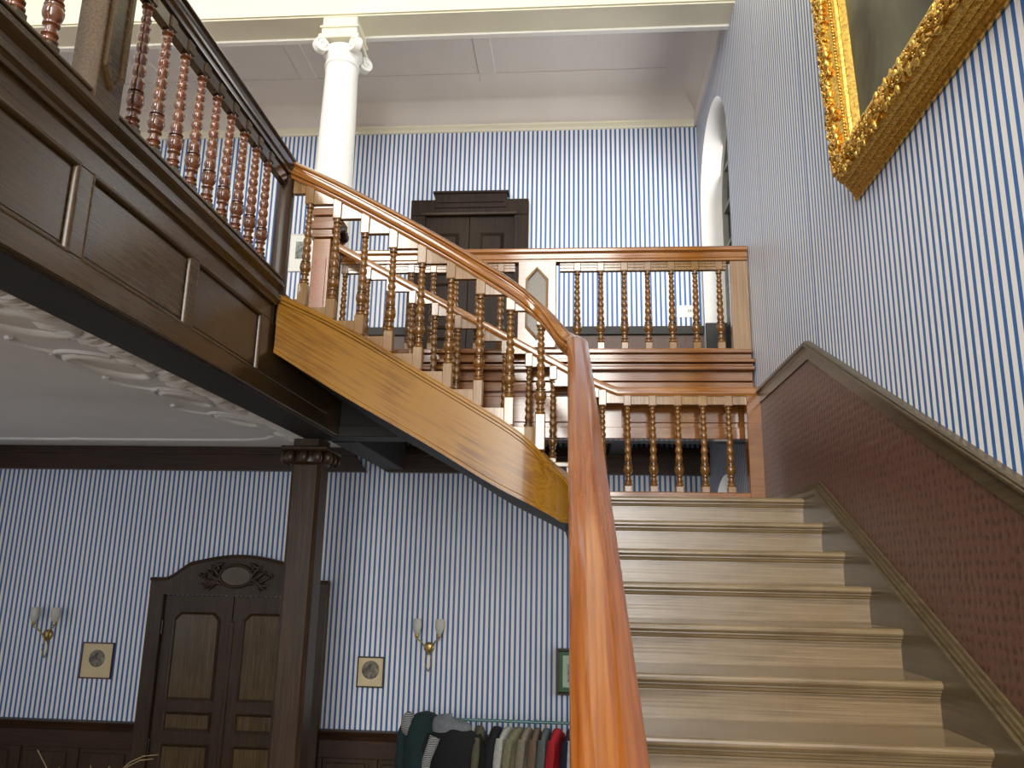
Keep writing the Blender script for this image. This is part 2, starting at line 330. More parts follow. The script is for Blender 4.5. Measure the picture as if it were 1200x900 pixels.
for y in (6.55, 7.55):
    B(LEFT+CW, RX-CW, y-0.045, y+0.045, CZ-0.0105, CZ+0.018).obj('ceiling_rib', 'ceil', cc, bevel=0.004)
# ------------------------------------------------------------------ gallery floors and the plaster ceiling under them
GZ = 1.60; LX = -1.78; CEILZ = 1.18
tag(B(LEFT, LX-0.03, BACK, RY, CEILZ+0.01, GZ).obj('gallery_floor', 'floor'), 'boarded floor of the left gallery', 'floor', kind='structure')
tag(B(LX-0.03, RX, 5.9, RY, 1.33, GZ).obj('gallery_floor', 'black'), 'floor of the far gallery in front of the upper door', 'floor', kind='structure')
pc = tag(B(LEFT, -2.02, BACK, RY, CEILZ, CEILZ+0.012).obj('ceiling', 'plaster'), 'white plaster ceiling with strapwork relief under the left gallery', 'ceiling', kind='structure')
def ell(cx, cy, a, b, rot, n=28, z=CEILZ, t0=0, t1=2*PI):
    return [(cx+a*math.cos(t0+(t1-t0)*i/n)*math.cos(rot)-b*math.sin(t0+(t1-t0)*i/n)*math.sin(rot), cy+a*math.cos(t0+(t1-t0)*i/n)*math.sin(rot)+b*math.sin(t0+(t1-t0)*i/n)*math.cos(rot), z) for i in range(n+1)]
for cx, cy, a, b, rt in ((-2.80,3.66,0.25,0.17,0.9), (-2.86,4.56,0.28,0.15,1.25), (-2.80,2.75,0.27,0.16,0.9), (-2.82,5.50,0.24,0.11,1.35), (-2.80,6.35,0.24,0.11,1.35), (-2.80,1.9,0.27,0.16,0.9)):
    MB().tube(ell(cx,cy,a,b,rt), 0.032, 8).obj('relief_oval', 'plaster', pc, smooth=60)
    MB().tube(ell(cx,cy,a*1.18+0.03,b*1.25+0.03,rt,t0=0.6,t1=4.2), 0.020, 6).obj('relief_scroll', 'plaster', pc, smooth=60)
for y0 in (2.3, 3.18, 4.10, 5.02, 5.93):
    MB().tube(ell(-2.98, y0, 0.19, 0.10, 1.1, n=16, t0=-0.4, t1=3.3), 0.018, 6).obj('relief_scroll', 'plaster', pc, smooth=60)
mb = MB()
for k in range(150):     # leafy band beside the beam
    y = 0.8+k*0.044; x = -2.53-0.07*abs(math.sin(k*0.21))-random.random()*0.10
    mb.ball((x, y, CEILZ), 0.055, 1.5, 0.36, 0.5, 6, 4, Matrix.Rotation(0.5*math.sin(k*0.33)+0.3, 3, 'Z'))
o = mb.obj('relief_leaves', 'plaster', pc, smooth=60); o['kind'] = 'stuff'
MB().tube([(-6.6,7.42,CEILZ),(-5,7.44,CEILZ),(-4.9,7.40,CEILZ),(-4.8,7.44,CEILZ),(-3.2,7.42,CEILZ),(-2.95,7.34,CEILZ),(-2.85,7.2,CEILZ)], 0.022, 8).obj('relief_border', 'plaster', pc, smooth=60)
mb = MB()
for k in range(26):
    a = random.random()*PI; mb.ball((-2.65+0.25*random.random()-0.1, 7.15+0.35*random.random(), CEILZ), 0.05, 1.5, 0.4, 0.4, 6, 4, Matrix.Rotation(a, 3, 'Z'))
o = mb.obj('relief_leaves', 'plaster', pc, smooth=60); o['kind'] = 'stuff'
# dark cornice beams along the far lower wall
tr = thing('trim_1', 'dark wooden cornice along the far wall under the gallery ceilings', 'cornice', kind='structure')
for x0, x1 in ((LEFT, -2.32), (-1.9, RX)):
    poly = [(x0, 0.935), (x1 if x1 > 0 else x1+0.2, 0.935), (x1, 1.20), (x0-(0.45 if x0 > -3 else 0), 1.20)]
    if x0 > -3: poly[0] = (x0-0.0, 0.935)
    MB().prism(poly, 'y', RY-0.09, RY).obj('cornice_board', 'darkx', tr)
    MB().prism([(x0, 1.10), (x1 if x1 > 0 else x1+0.1, 1.10), (x1 if x1 > 0 else x1+0.08, 1.135), (x0, 1.135)], 'y', RY-0.12, RY-0.08).obj('cornice_bead', 'darkx', tr)
gb = thing('trim_2', 'black stained beams under the far gallery', 'beam', kind='structure')
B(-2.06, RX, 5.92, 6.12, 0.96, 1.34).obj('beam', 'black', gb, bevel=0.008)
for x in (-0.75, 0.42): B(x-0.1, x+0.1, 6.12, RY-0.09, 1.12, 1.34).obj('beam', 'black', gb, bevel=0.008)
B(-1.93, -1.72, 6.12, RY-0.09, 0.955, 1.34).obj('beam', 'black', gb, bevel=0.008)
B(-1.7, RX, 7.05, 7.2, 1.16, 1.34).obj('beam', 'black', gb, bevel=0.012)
for y in (6.3, 6.9, 7.4): B(-1.7, RX, y-0.03, y+0.03, 1.28, 1.33).obj('ceiling_rib', 'darkx', gb)
# ------------------------------------------------------------------ turned baluster (shared meshes)
def turned(L, sc=1.0):
    p = [(0.024,0),(0.029,0.008),(0.029,0.022),(0.022,0.03),(0.020,0.045),(0.027,0.055),(0.027,0.065),(0.018,0.075),(0.0175,0.10),(0.020,0.115),(0.027,0.122),(0.027,0.135),(0.020,0.142),
         (0.024,0.155),(0.031,0.175),(0.034,0.20),(0.0335,0.222),(0.030,0.238),(0.032,0.243),(0.032,0.252),(0.021,0.258),(0.021,0.268),(0.029,0.273),(0.029,0.282),(0.019,0.289)]
    z = 0.289; H = [0.068,0.066,0.062,0.058,0.053,0.048,0.044,0.040]; tot = sum(H); room = 0.955-0.289
    for k, h in enumerate(H):
        h = h*room/tot*1.0; R = 0.0275-0.0011*k
        for q in (0.2, 0.42, 0.65, 0.85): p.append((R*(0.64+0.36*math.sin(PI*q)), z+h*q))
        z += h; p.append((R*0.62, z))
    p += [(0.024,0.962),(0.024,0.972),(0.018,0.98),(0.021,1.0)]
    return [(r*sc, t*L) for r, t in p]
_bm = {}
def bal_mesh(L, mat, sc=1.0):
    k = (L, mat, sc)
    if k not in _bm: _bm[k] = MB().lathe(turned(L, sc), 12).mesh('turned_baluster', mat, smooth=50)
    return _bm[k]
_bk = {}
def block_mesh(wd, h, mat):
    k = (round(wd,3), round(h,3), mat)
    if k not in _bk: _bk[k] = MB().box(-wd/2, wd/2, -wd/2, wd/2, 0, h).mesh('baluster_block', mat, bevel=0.005)
    return _bk[k]
def baluster(par, x, y, z0, L, lo, hi, mat='bal', bmat='block', wd=0.056, sc=1.0):
    o = place('baluster', bal_mesh(L, mat, sc), par, (x, y, z0))
    if lo > 0.005: place('baluster_block', block_mesh(wd, lo, bmat), o, (0, 0, -lo))
    if hi > 0.005: place('baluster_block', block_mesh(wd, hi, bmat), o, (0, 0, L))
    return o
# ------------------------------------------------------------------ lower flight of stairs
RIS, GO, LY, LZ = 0.154, 0.311, 4.59, 0.42
st = thing('staircase', 'broad worn oak staircase with moulded treads rising to the landing', 'staircase')
TP = [(0.012,0),(0.004,-0.004),(0,-0.012),(0,-0.020),(0.005,-0.028),(0.014,-0.031),(0.014,-0.037),(0.020,-0.040),(0.024,-0.050),(0.030,-0.054),(0.030,-0.060),(0.05,-0.060),(0.05,-0.031)]
def tread_mesh(depth): return MB().prism([(depth,0)]+TP+[(depth,-0.031)], 'x', 0.045, 1.272).mesh('tread', 'tread')
tm = tread_mesh(GO+0.055)
rm = MB().box(0.05, 1.27, 0.036, 0.06, -RIS, -0.05).mesh('riser', 'tread')
for j in range(1, 20):
    y, z = LY-GO*j, LZ-RIS*j
    place('tread', tm, st, (0, y, z)); place('riser', rm, st, (0, y, z))
y, z = LY-GO*20, LZ-RIS*20
place('riser', rm, st, (0, LY, LZ))
ld = thing('stair_landing', 'oak landing at the head of the lower flight', 'landing')
MB().prism([(1.12,0)]+TP+[(1.12,-0.031)], 'x', -0.06, 1.30).obj('landing_floor', 'tread', ld, loc=(0, LY, LZ))
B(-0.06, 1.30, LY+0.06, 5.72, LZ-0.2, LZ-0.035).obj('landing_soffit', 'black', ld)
# wall skirting and its moulding, following the flight then level along the landing
PIT = RIS/GO
def pitch(y): return LZ+PIT*(y-LY)
y0 = -1.6
sk = thing('baseboard_right', 'sloping oak skirting with a moulded top beside the stair treads', 'skirting', kind='structure')
yb = LY-0.02-(pitch(LY)+0.165-(LZ+0.045))/PIT*0.0
yk = LY-(0.165-0.045)/PIT       # where sloping top meets the level one
MB().prism([(y0, pitch(y0)-0.2),(5.7, pitch(5.7)-0.2 if False else 0.2),(5.7, LZ+0.03),(yk, LZ+0.03),(y0, pitch(y0)+0.14)], 'x', 1.270, 1.305).obj('skirting_board', 'skirt', sk)
def mould_along(par, name, pts, prof, mat):
    """pts (y,z) on the right wall; prof (out from wall, up)"""
    rows = [[(RX-o_, yy, zz+v) for o_, v in prof] for yy, zz in pts]
    return MB().ring(rows).obj(name, mat, par, smooth=25)
SP = [(0,0.0),(0.043,0.0),(0.050,0.010),(0.050,0.022),(0.040,0.026),(0.034,0.040),(0.030,0.055),(0.022,0.058),(0.020,0.075),(0,0.08)]
mould_along(sk, 'skirting_moulding', [(y0, pitch(y0)+0.115), (yk, pitch(yk)+0.115), (5.7, LZ+0.0)] if False else [(y0, pitch(y0)+0.105), (yk+0.02, pitch(yk+0.02)+0.105), (5.7, pitch(yk+0.02)+0.105)], SP, 'skirt')
# embossed dado and its cap rail
DT = 0.955
yp = 4.43; zp = 1.285
dd = thing('trim_3', 'embossed red brown dado panel rising with the stairs on the right wall', 'dado', kind='structure')
MB().prism([(y0, pitch(y0)+0.1),(yk, LZ+0.1-0.05),(5.7, LZ+0.02),(5.7, zp-0.03),(yp, zp-0.03),(y0, zp-0.03+PIT*1.012*(y0-yp))], 'x', RX-0.012, RX-0.001).obj('dado_panel', 'lin', dd)
CPR = [(0,-0.085),(0.020,-0.085),(0.022,-0.02),(0.030,-0.012),(0.040,-0.008),(0.040,0.002),(0.034,0.006),(0.036,0.014),(0.028,0.020),(0,0.022)]
mould_along(dd, 'dado_cap', [(y0, zp-0.02+PIT*1.012*(y0-yp)), (yp, zp-0.02), (5.69, zp-0.02)], CPR, 'skirt')
# ------------------------------------------------------------------ upper flight: steps, strings
YN, YF = 4.40, 5.65
up = thing('staircase', 'short upper flight of oak steps turning left to the gallery', 'staircase')
R2 = (GZ-LZ)/7
for k in range(7):
    x = -0.03-0.29*k; z = LZ+R2*(k+1)
    B(x-0.02, x, YN+0.02, YF, z-R2, z-0.03).obj('riser', 'tread', up)
    B(x-0.32 if k < 6 else LX-0.06, x+0.025, YN+0.02, YF, z-0.03, z).obj('tread', 'tread', up, bevel=0.006)
# near string: straight run, quarter turn, then down beside the lower flight
AR2 = 0.31; AX, AYC = -0.30, YN-0.31
def spline(P_, q):     # smooth curve through (parameter, value) pairs
    n = len(P_); i = 0
    while i < n-2 and q > P_[i+1][0]: i += 1
    (s0, v0), (s1, v1) = P_[i], P_[i+1]
    def sl(k):
        if k <= 0: return (P_[1][1]-P_[0][1])/(P_[1][0]-P_[0][0])
        if k >= n-1: return -0.495
        return (P_[k+1][1]-P_[k-1][1])/(P_[k+1][0]-P_[k-1][0])
    h = s1-s0; t = (q-s0)/h
    return v0*(2*t**3-3*t*t+1)+h*sl(i)*(t**3-2*t*t+t)+v1*(3*t*t-2*t**3)+h*sl(i+1)*(t**3-t*t)
def s_of(x): return x if x < AX else AX+AR2*math.asin(min(1, (x-AX)/AR2))     # path length along the plan curve
SEND = AX+AR2*PI/2
C_RAIL = [(-1.80,2.473),(-1.439,2.292),(-0.895,1.985),(-0.579,1.790),(-0.323,1.616),(s_of(-0.172),1.475),(s_of(-0.049),1.301),(SEND,1.21)]
C_TOP = [(-1.80,1.588),(-1.376,1.387),(-0.854,1.082),(-0.553,0.903),(-0.357,0.782),(s_of(-0.212),0.668),(s_of(-0.116),0.562),(SEND,0.40)]
C_BOT = [(-1.80,1.232),(-1.347,0.960),(-0.837,0.676),(-0.445,0.446),(s_of(-0.208),0.330),(s_of(-0.114),0.284),(s_of(-0.054),0.250),(SEND,0.215)]
NP = []     # (x, y, rail_top, string_top, string_bottom)
NST, NAR = 24, 20
for k in range(NST+NAR+1):
    if k <= NST: x = LX+0.02+(AX-LX-0.02)*k/NST; q = x; y = YN
    else: a = PI/2*(k-NST)/NAR; x = AX+AR2*math.sin(a); y = AYC+AR2*math.cos(a); q = AX+AR2*a
    NP.append((x, y, spline(C_RAIL, q), spline(C_TOP, q), spline(C_BOT, q)))
NE = NST+NAR
XE = AX+AR2
def flight1(y):
    d = AYC-y; x = XE+0.0128*d
    return (x, y, 1.21-0.495*d, 0.40-0.495*d, max(0.215-0.9*d, 0.05-0.495*d))
for y in [AYC-0.08*k for k in range(1, 7)] + [3.2, 2.4, 1.6, 0.8, 0.0, -0.8, -1.55]:
    NP.append(flight1(y))
def lateral(k):
    p0, p1 = NP[max(k-1,0)], NP[min(k+1,len(NP)-1)]; t = Vector((p1[0]-p0[0], p1[1]-p0[1])).normalized()
    return Vector((t.y, -t.x))      # right of travel (towards the viewer on the upper flight)
def string_rows(i0, i1, prof):
    rows = []
    for k in range(i0, i1):
        x, y, rt_, zt, zb = NP[k]; l = lateral(k)
        rows.append([(x+l.x*u_, y+l.y*u_, zt+v if top else zb+v) for u_, v, top in prof])
    return rows
SPF = [(-0.025,0.0,1),(-0.025,0.0,0),(0.025,0.0,0),(0.032,0.0,0),(0.032,0.022,0),(0.026,0.027,0),(0.026,-0.055,1),(0.032,-0.050,1),(0.032,-0.036,1),(0.040,-0.030,1),(0.040,-0.014,1),(0.034,-0.008,1),(0.034,0.0,1)]
MB().ring(string_rows(0, NE+1, SPF)).obj('outer_string', 'string', up, smooth=35)
MB().ring(string_rows(NE, len(NP), SPF)).obj('outer_string', 'string', st, smooth=35)
# soffit under the upper flight
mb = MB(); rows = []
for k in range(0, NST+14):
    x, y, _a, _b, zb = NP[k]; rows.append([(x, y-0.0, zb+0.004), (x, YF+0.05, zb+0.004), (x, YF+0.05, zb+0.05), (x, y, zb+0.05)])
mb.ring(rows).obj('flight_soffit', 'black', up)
# far string
def zfs(x): return 0.655-0.552*(x+0.166)
MB().prism([(LX, zfs(LX)),(-0.1, zfs(-0.1)),(0.1, LZ+0.1),(0.1, LZ-0.02),(-0.3, spline(C_BOT, -0.3)+0.05),(LX, spline(C_BOT, LX)+0.03)], 'y', YF, YF+0.05).obj('far_string', 'fasciax', up)
MB().prism([(LX, zfs(LX)-0.03),(-0.1, zfs(-0.1)-0.03),(-0.1, zfs(-0.1)),(LX, zfs(LX))], 'y', YF-0.03, YF+0.06).obj('string_cap', 'railx', up)
# ------------------------------------------------------------------ near balustrade: one handrail from the lower flight round and up
RH = [(0.030,-0.128),(0.034,-0.118),(0.034,-0.108),(0.046,-0.100),(0.050,-0.090),(0.050,-0.062),(0.045,-0.054),(0.040,-0.050),(0.040,-0.044),(0.050,-0.041),(0.055,-0.034),(0.053,-0.026),(0.045,-0.018),(0.022,-0.004),(0.016,-0.001)]
RAILP = RH + [(-u_, v) for u_, v in RH[::-1]]
nb = thing('stair_balustrade', 'orange oak handrail with turned balusters sweeping up and round to the gallery', 'balustrade')
rail_up = [(p[0], p[1], p[2]) for p in NP[:NE+1]]
rail_dn = [(p[0], p[1], p[2]) for p in NP[NE:]]
MB().sweep(rail_up, RAILP).obj('handrail', 'railup', nb, smooth=30)
MB().sweep(rail_dn, RAILP).obj('handrail', 'rail', nb, smooth=30)
NB0, SPX, LN = -1.622, 0.178, 0.512
def near_top(x): return 2.142-0.553*(x+1.61)
bx = [NB0+SPX*i for i in range(9)]
RU = lambda x: spline(C_RAIL, s_of(x))-0.126
SO = lambda x: spline(C_TOP, s_of(x))
for i, x in enumerate(bx):
    yy = YN if x < AX else AYC+math.sqrt(AR2**2-(x-AX)**2)
    zt = near_top(x); zb = zt-LN
    baluster(nb, x, yy, zb, LN, zb-SO(x)+0.01, RU(x)-zt+0.01)
for i in range(-1, 8):       # wedge shaped fillets between the square blocks
    x0, x1 = NB0+SPX*i, NB0+SPX*(i+1); a, b = max(x0, LX+0.05), x1
    def yc(x): return YN if x < AX else AYC+math.sqrt(AR2**2-(x-AX)**2)
    zt = near_top(x0); xx = [a+(b-a)*k/4 for k in range(5)]
    if i == -1: zt = RU(a)-0.09
    for nm, lo, hi in (('upper_fillet', [zt]*5, [max(RU(x)+0.006, zt+0.002) for x in xx]), ('lower_fillet', [min(SO(x)-0.01, SO(a)-0.022) for x in xx], [SO(a)-0.018]*5)):
        MB().ring([[(x, yc(x)-0.019, l_), (x, yc(x)+0.019, l_), (x, yc(x)+0.019, h_), (x, yc(x)-0.019, h_)] for x, l_, h_ in zip(xx, lo, hi)]).obj(nm, 'block', nb)
# balusters of the lower flight under the descending rail
y = AYC-0.05
while y > -1.4:
    x, _, rt_, stp, _b = flight1(y); L1 = 0.52
    zb = stp+0.13; baluster(nb, x, y, zb, L1, 0.135, rt_-0.12-zb-L1)
    y -= 0.19
# newel posts: dark round one at the gallery, square one at the stair foot
MB().lathe([(0.05,0),(0.052,0.01),(0.052,0.84),(0.048,0.85)], 16, (LX-0.005, YN-0.0, GZ-0.04)).obj('newel_post', 'dark', nb, smooth=40)
x, y, zt, _a, _b = flight1(-1.62)
B(x-0.08, x+0.08, y-0.16, y, FLOOR, zt+0.02).obj('newel_post', 'rail', nb, bevel=0.01)
MB().lathe([(0.06,0),(0.08,0.02),(0.05,0.05),(0.075,0.1),(0.05,0.16),(0.01,0.18)], 14, (x, y-0.08, zt+0.02)).obj('newel_finial', 'rail', nb, smooth=40)
# ------------------------------------------------------------------ far balustrade: upper flight and landing
fb = thing('landing_balustrade', 'oak balustrade along the far side of the landing and upper steps', 'balustrade')
LF = 0.57
def fr_under(x):       # underside of the far handrail
    s = 1.452-0.552*(x+0.166); lv = 1.232
    if x < -0.1: return s
    if x > 0.30: return lv
    t = (x+0.1)/0.40; z0_ = 1.452-0.552*0.066
    return z0_*(1-t)**2 + 2*t*(1-t)*(z0_-0.552*0.20+0.0) + lv*t*t
xs = [-1.86+(i*0.11) for i in range(16)] + [-0.1+0.04*i for i in range(11)] + [0.5, 1.30]
FR = [(-0.024,0),(0.024,0),(0.028,0.012),(0.032,0.018),(0.034,0.05),(0.030,0.062),(0.018,0.066),(-0.018,0.066),(-0.034,0.05),(-0.032,0.018)]
MB().sweep([(x, YF+0.02, fr_under(x)) for x in xs], FR).obj('handrail', 'railx', fb, smooth=30)
fx = [0.369-0.178*i for i in range(-4, 13)]
for x in fx:
    if x < -1.75 or x > 1.15: continue
    if x < -0.05:
        zt = fr_under(x)-0.10; baluster(fb, x, YF+0.02, zt-LF, LF, zt-LF-zfs(x)+0.005, 0.105)
    else:
        zt = min(1.163, fr_under(x)-0.072); baluster(fb, x, YF+0.02, zt-LF, LF, 0.05, fr_under(x)-zt+0.005)
for i in range(len(fx)-1):
    a, b = fx[i+1], fx[i]
    if a < -1.75 or b > 1.15: continue
    za = fr_under(a)
    if b < 0: poly = [(a, za-0.098), (b, za-0.098), (b, max(fr_under(b), za-0.094)), (a, za)]
    else: zl = min(fr_under(a), fr_under(b)); poly = [(a, 1.172 if a > 0.2 else zl-0.05), (b, 1.172 if a > 0.2 else zl-0.05), (b, fr_under(b)), (a, fr_under(a))]
    MB().prism(poly, 'y', YF+0.004, YF+0.036).obj('upper_fillet', 'block', fb)
    if b < 0: MB().prism([(a, zfs(a)), (b, zfs(b)), (b, zfs(a)-0.015)], 'y', YF+0.0, YF+0.04).obj('lower_fillet', 'block', fb)
B(1.09, 1.20, YF+0.004, YF+0.036, 1.172, 1.234).obj('upper_fillet', 'block', fb)
B(0.05, 1.205, YF-0.02, YF+0.06, LZ-0.02, 0.548).obj('base_rail', 'fasciax', fb, bevel=0.006)
B(1.20, 1.305, YF-0.026, YF+0.07, LZ-0.02, 1.235).obj('end_post', 'fasciax', fb, bevel=0.004)
# square newel with a stepped cap at the head of the far handrail
nx0, nx1, ny0, ny1 = -2.03, -1.87, YF-0.06, YF+0.24
B(nx0+0.01, nx1-0.01, ny0+0.01, ny1, 1.5, 2.46).obj('newel_post', 'railx', fb, bevel=0.006)
MB().prism([(nx0+0.035,1.75),(nx1-0.035,1.75),(nx1-0.035,2.30),(nx0+0.035,2.30)], 'y', ny0+0.0, ny0+0.012).obj('newel_panel', 'rail', fb)
for z0_, z1_, g in ((2.46, 2.485, 0.015), (2.485, 2.53, 0.0), (2.53, 2.60, 0.012), (2.60, 2.64, -0.004), (2.64, 2.69, 0.018), (2.69, 2.71, 0.0)):
    B(nx0-g, nx1+g, ny0-g, ny1+g, z0_, z1_).obj('newel_cap', 'fasciax', fb, bevel=0.005)
mb = MB()
for k in range(7): mb.ball((nx1+0.03, ny0+0.06+0.03*k, 2.60-0.015*abs(k-3)), 0.03, 1, 1, 1.3, 7, 5)
mb.obj('newel_carving', 'dark', fb, smooth=60)
# ------------------------------------------------------------------ far gallery: balustrade and front
YG = 5.87
rb = thing('gallery_balustrade', 'level oak balustrade of the far gallery with a pointed panel pedestal', 'balustrade')
GR = [(-0.04,-0.114),(0.045,-0.114),(0.045,-0.098),(0.052,-0.09),(0.052,-0.075),(0.040,-0.068),(0.040,-0.048),(0.050,-0.044),(0.062,-0.034),(0.064,-0.016),(0.054,-0.004),(0.03,0.0),(-0.03,0.0),(-0.06,-0.016),(-0.05,-0.044)]
MB().sweep([(-1.86, YG, 2.45), (RX-0.01, YG, 2.45)], GR).obj('handrail', 'railx', rb, smooth=30)
LG = 0.572
gx = [0.010+0.180*i for i in range(7)] + [-0.585-0.178*i for i in range(8)]
for x in gx:
    if x > -1.84: baluster(rb, x, YG, 1.692, LG, 0.06, 0.075, 'bal', 'block', 0.055)
edges = sorted(gx)
bays = [(-1.84, edges[0])] + list(zip(edges, edges[1:])) + [(edges[-1], 1.17)]
for a, b in bays:
    if a < -0.5 < b or a < -0.2 < b: b_list = [(a, -0.45), (-0.15, b)]
    else: b_list = [(a, b)]
    for p, q in b_list:
        if q-p < 0.06 or p < -1.9: continue
        B(p+0.027, q-0.027, YG-0.02, YG+0.02, 2.268, 2.337).obj('frieze_block', 'block', rb)
        B(p+0.027, q-0.027, YG-0.027, YG-0.02, 2.292, 2.304).obj('frieze_bead', 'block', rb)
        B(p+0.027, q-0.027, YG-0.027, YG-0.02, 2.316, 2.328).obj('frieze_bead', 'block', rb)
ped = B(-0.446, -0.153, YG-0.06, YG+0.06, 1.64, 2.337).obj('pedestal', 'fasciax', rb, bevel=0.004)
def pointed(cx, w_, z0_, z1_, c_): return [(cx, z0_), (cx+w_, z0_+c_), (cx+w_, z1_-c_), (cx, z1_), (cx-w_, z1_-c_), (cx-w_, z0_+c_)]
outer, inner = pointed(-0.30, 0.088, 1.70, 2.285, 0.10), pointed(-0.30, 0.070, 1.725, 2.26, 0.085)
MB().ring([[(a, YG-0.06, b) for a, b in outer], [(a, YG-0.078, b) for a, b in outer], [(a, YG-0.085, b) for a, b in inner], [(a, YG-0.062, b) for a, b in inner]]).obj('panel_moulding', 'block', ped)
MB().prism(inner, 'y', YG-0.066, YG-0.058).obj('pedestal_panel', 'skirt', ped)
B(1.17, RX-0.005, YG-0.03, YG+0.04, 1.62, 2.337).obj('end_post', 'block', rb, bevel=0.004)
B(-1.86, 1.18, YG-0.035, YG+0.04, 1.60, 1.640).obj('base_rail', 'railx', rb, bevel=0.005)
gf = thing('panelled_gallery', 'reddish oak panelled front of the far gallery above the landing', 'gallery')
def frontx(name, y_out, z0_, z1_, bev=0.004, x0=-1.80, x1=RX-0.012, mat='fasciax'):
    return B(x0, x1, YG-y_out, YG+0.05, z0_, z1_).obj(name, mat, gf, bevel=bev)
frontx('top_moulding', 0.075, 1.594, 1.622); frontx('frieze', 0.045, 1.535, 1.594)
frontx('cornice', 0.115, 1.512, 1.537, x1=RX-0.004); frontx('cornice', 0.085, 1.488, 1.508); frontx('cornice', 0.105, 1.458, 1.484, x1=RX-0.004)
frontx('rail_board', 0.05, 1.383, 1.458); frontx('rail_board', 0.062, 1.30, 1.372)
frontx('panel_back', 0.03, 0.96, 1.31, 0, x0=-0.95); frontx('panel_back', 0.028, 0.96, 1.31, 0, x1=-0.95, mat='black')  # left end black: shade under the upper flight painted into the panel colour
frontx('bottom_rail', 0.055, 0.95, 1.035, x0=-0.98); frontx('bottom_rail', 0.053, 0.95, 1.035, x1=-0.98, mat='black')  # left length also coloured black to stand for the under-flight shade
for x0, x1 in ((-0.98, -0.86), (0.20, 0.34), (1.24, RX-0.012)):
    B(x0, x1, YG-0.055, YG+0.05, 1.03, 1.31).obj('stile', 'fasciax', gf, bevel=0.004)
for x0, x1 in ((-0.84, 0.18), (0.36, 1.22)):
    fo = [(x0, 1.04), (x1, 1.04), (x1, 1.30), (x0, 1.30)]; fi = [(x0+0.03, 1.07), (x1-0.03, 1.07), (x1-0.03, 1.27), (x0+0.03, 1.27)]
    MB().prism(fi, 'y', YG-0.042, YG-0.03).obj('panel', 'fasciax', gf, bevel=0.006)
# ------------------------------------------------------------------ left gallery: beam, panelled front, balustrade
lf = thing('panelled_gallery', 'dark brown panelled front of the left gallery over a black soffit', 'gallery')
Y0g = BACK+0.02; Y1g = 5.92
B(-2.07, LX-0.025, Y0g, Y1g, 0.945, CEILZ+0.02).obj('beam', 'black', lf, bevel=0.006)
B(LX-0.03, LX-0.02, Y0g, Y1g, 0.95, 1.60).obj('panel_back', 'fascia', lf)
def fronty(name, out, z0_, z1_, y0_=Y0g, y1_=Y1g, bev=0.004): return B(LX-0.025, LX+out, y0_, y1_, z0_, z1_).obj(name, 'fascia', lf, bevel=bev)
fronty('bottom_rail', 0.0, 0.955, 1.062); fronty('top_rail', 0.0, 1.392, 1.50, y1_=YN-0.02)
fronty('top_rail', 0.0, 1.392, 1.55, y0_=YN+0.02)
rowsP = [(0,1.49),(0.02,1.49),(0.024,1.505),(0.040,1.52),(0.040,1.545),(0.028,1.55),(0.028,1.575),(0.05,1.59),(0.06,1.60),(0.06,1.622),(0.05,1.632),(0.03,1.636),(0.02,1.65),(-0.05,1.65),(-0.05,1.49)]
MB().prism([(LX+o_, z) for o_, z in rowsP], 'y', Y0g, YN-0.045).obj('top_moulding', 'fascia', lf)
pan = [(3.428, 4.212), (2.580, 3.362), (1.732, 2.490), (0.884, 1.642), (0.036, 0.794), (-0.812, -0.054), (-1.66, -0.902), (-2.5, -1.75), (-3.35, -2.6), (-4.2, -3.45)]
prev = Y1g
ys = [(4.212, Y1g)] + [(pan[i+1][1], pan[i][0]) for i in range(len(pan)-1)] + [(Y0g, pan[-1][0])]
for a, b in ys: fronty('stile', 0.0, 1.06, 1.394, a, b)
for a, b in pan:
    z0_, z1_ = 1.062, 1.392; c_ = 0.026
    o1 = [(a, z0_), (b, z0_), (b, z1_), (a, z1_)]; o2 = [(a+c_, z0_+c_), (b-c_, z0_+c_), (b-c_, z1_-c_), (a+c_, z1_-c_)]
    p_ = MB().prism(o2, 'x', LX-0.022, LX-0.016).obj('panel', 'fascia', lf)
    prof = [(-0.009,-0.02),(-0.009,0.0005),(-0.005,0.003),(0.001,0.003),(0.006,-0.001),(0.010,-0.006),(0.012,-0.018)]
    MB().ring([[(LX+o_, y+(g if y == a else -g), z+(g if z == z0_ else -g)) for y, z in o1] for g, o_ in prof], caps=False).obj('panel_moulding', 'fascia', p_, smooth=40)
lb = thing('gallery_balustrade', 'dark railed balustrade of the left gallery with glossy red brown balusters', 'balustrade')
MB().sweep([(LX, Y0g, 2.465), (LX, YN-0.03, 2.465)], [(u_*1.05, v) for u_, v in RAILP]).obj('handrail', 'raildark', lb, smooth=30)
B(LX-0.02, LX+0.02, Y0g, YN-0.04, 2.262, 2.345).obj('frieze_board', 'raildark', lb)
B(LX-0.045, LX+0.045, Y0g, YN-0.04, 1.648, 1.665).obj('base_rail', 'fascia', lb, bevel=0.004)
posts = [(2.43, 2.59), (-0.2, 0.05), (-2.8, -2.55)]
ly = [4.087-0.1665*i for i in range(9)] + [2.235-0.1665*i for i in range(13)]
for y in ly:
    o = baluster(lb, LX, y, 1.70, 0.57, 0.04, 0.06, 'balred', 'fascia', 0.056, 1.05)
for a, b in posts:
    po = B(LX-0.055, LX+0.055, a, b, 1.62, 2.36).obj('pedestal', 'fascia', lb, bevel=0.004)
    m_ = (a+b)/2; hw_ = (b-a)/2-0.02; outp, inp = pointed(m_, hw_, 1.70, 2.30, 0.07), pointed(m_, hw_-0.018, 1.722, 2.278, 0.058)
    MB().ring([[(LX+0.055, p, q) for p, q in outp], [(LX+0.070, p, q) for p, q in outp], [(LX+0.070, p, q) for p, q in inp], [(LX+0.058, p, q) for p, q in inp]]).obj('panel_moulding', 'fascia', po)
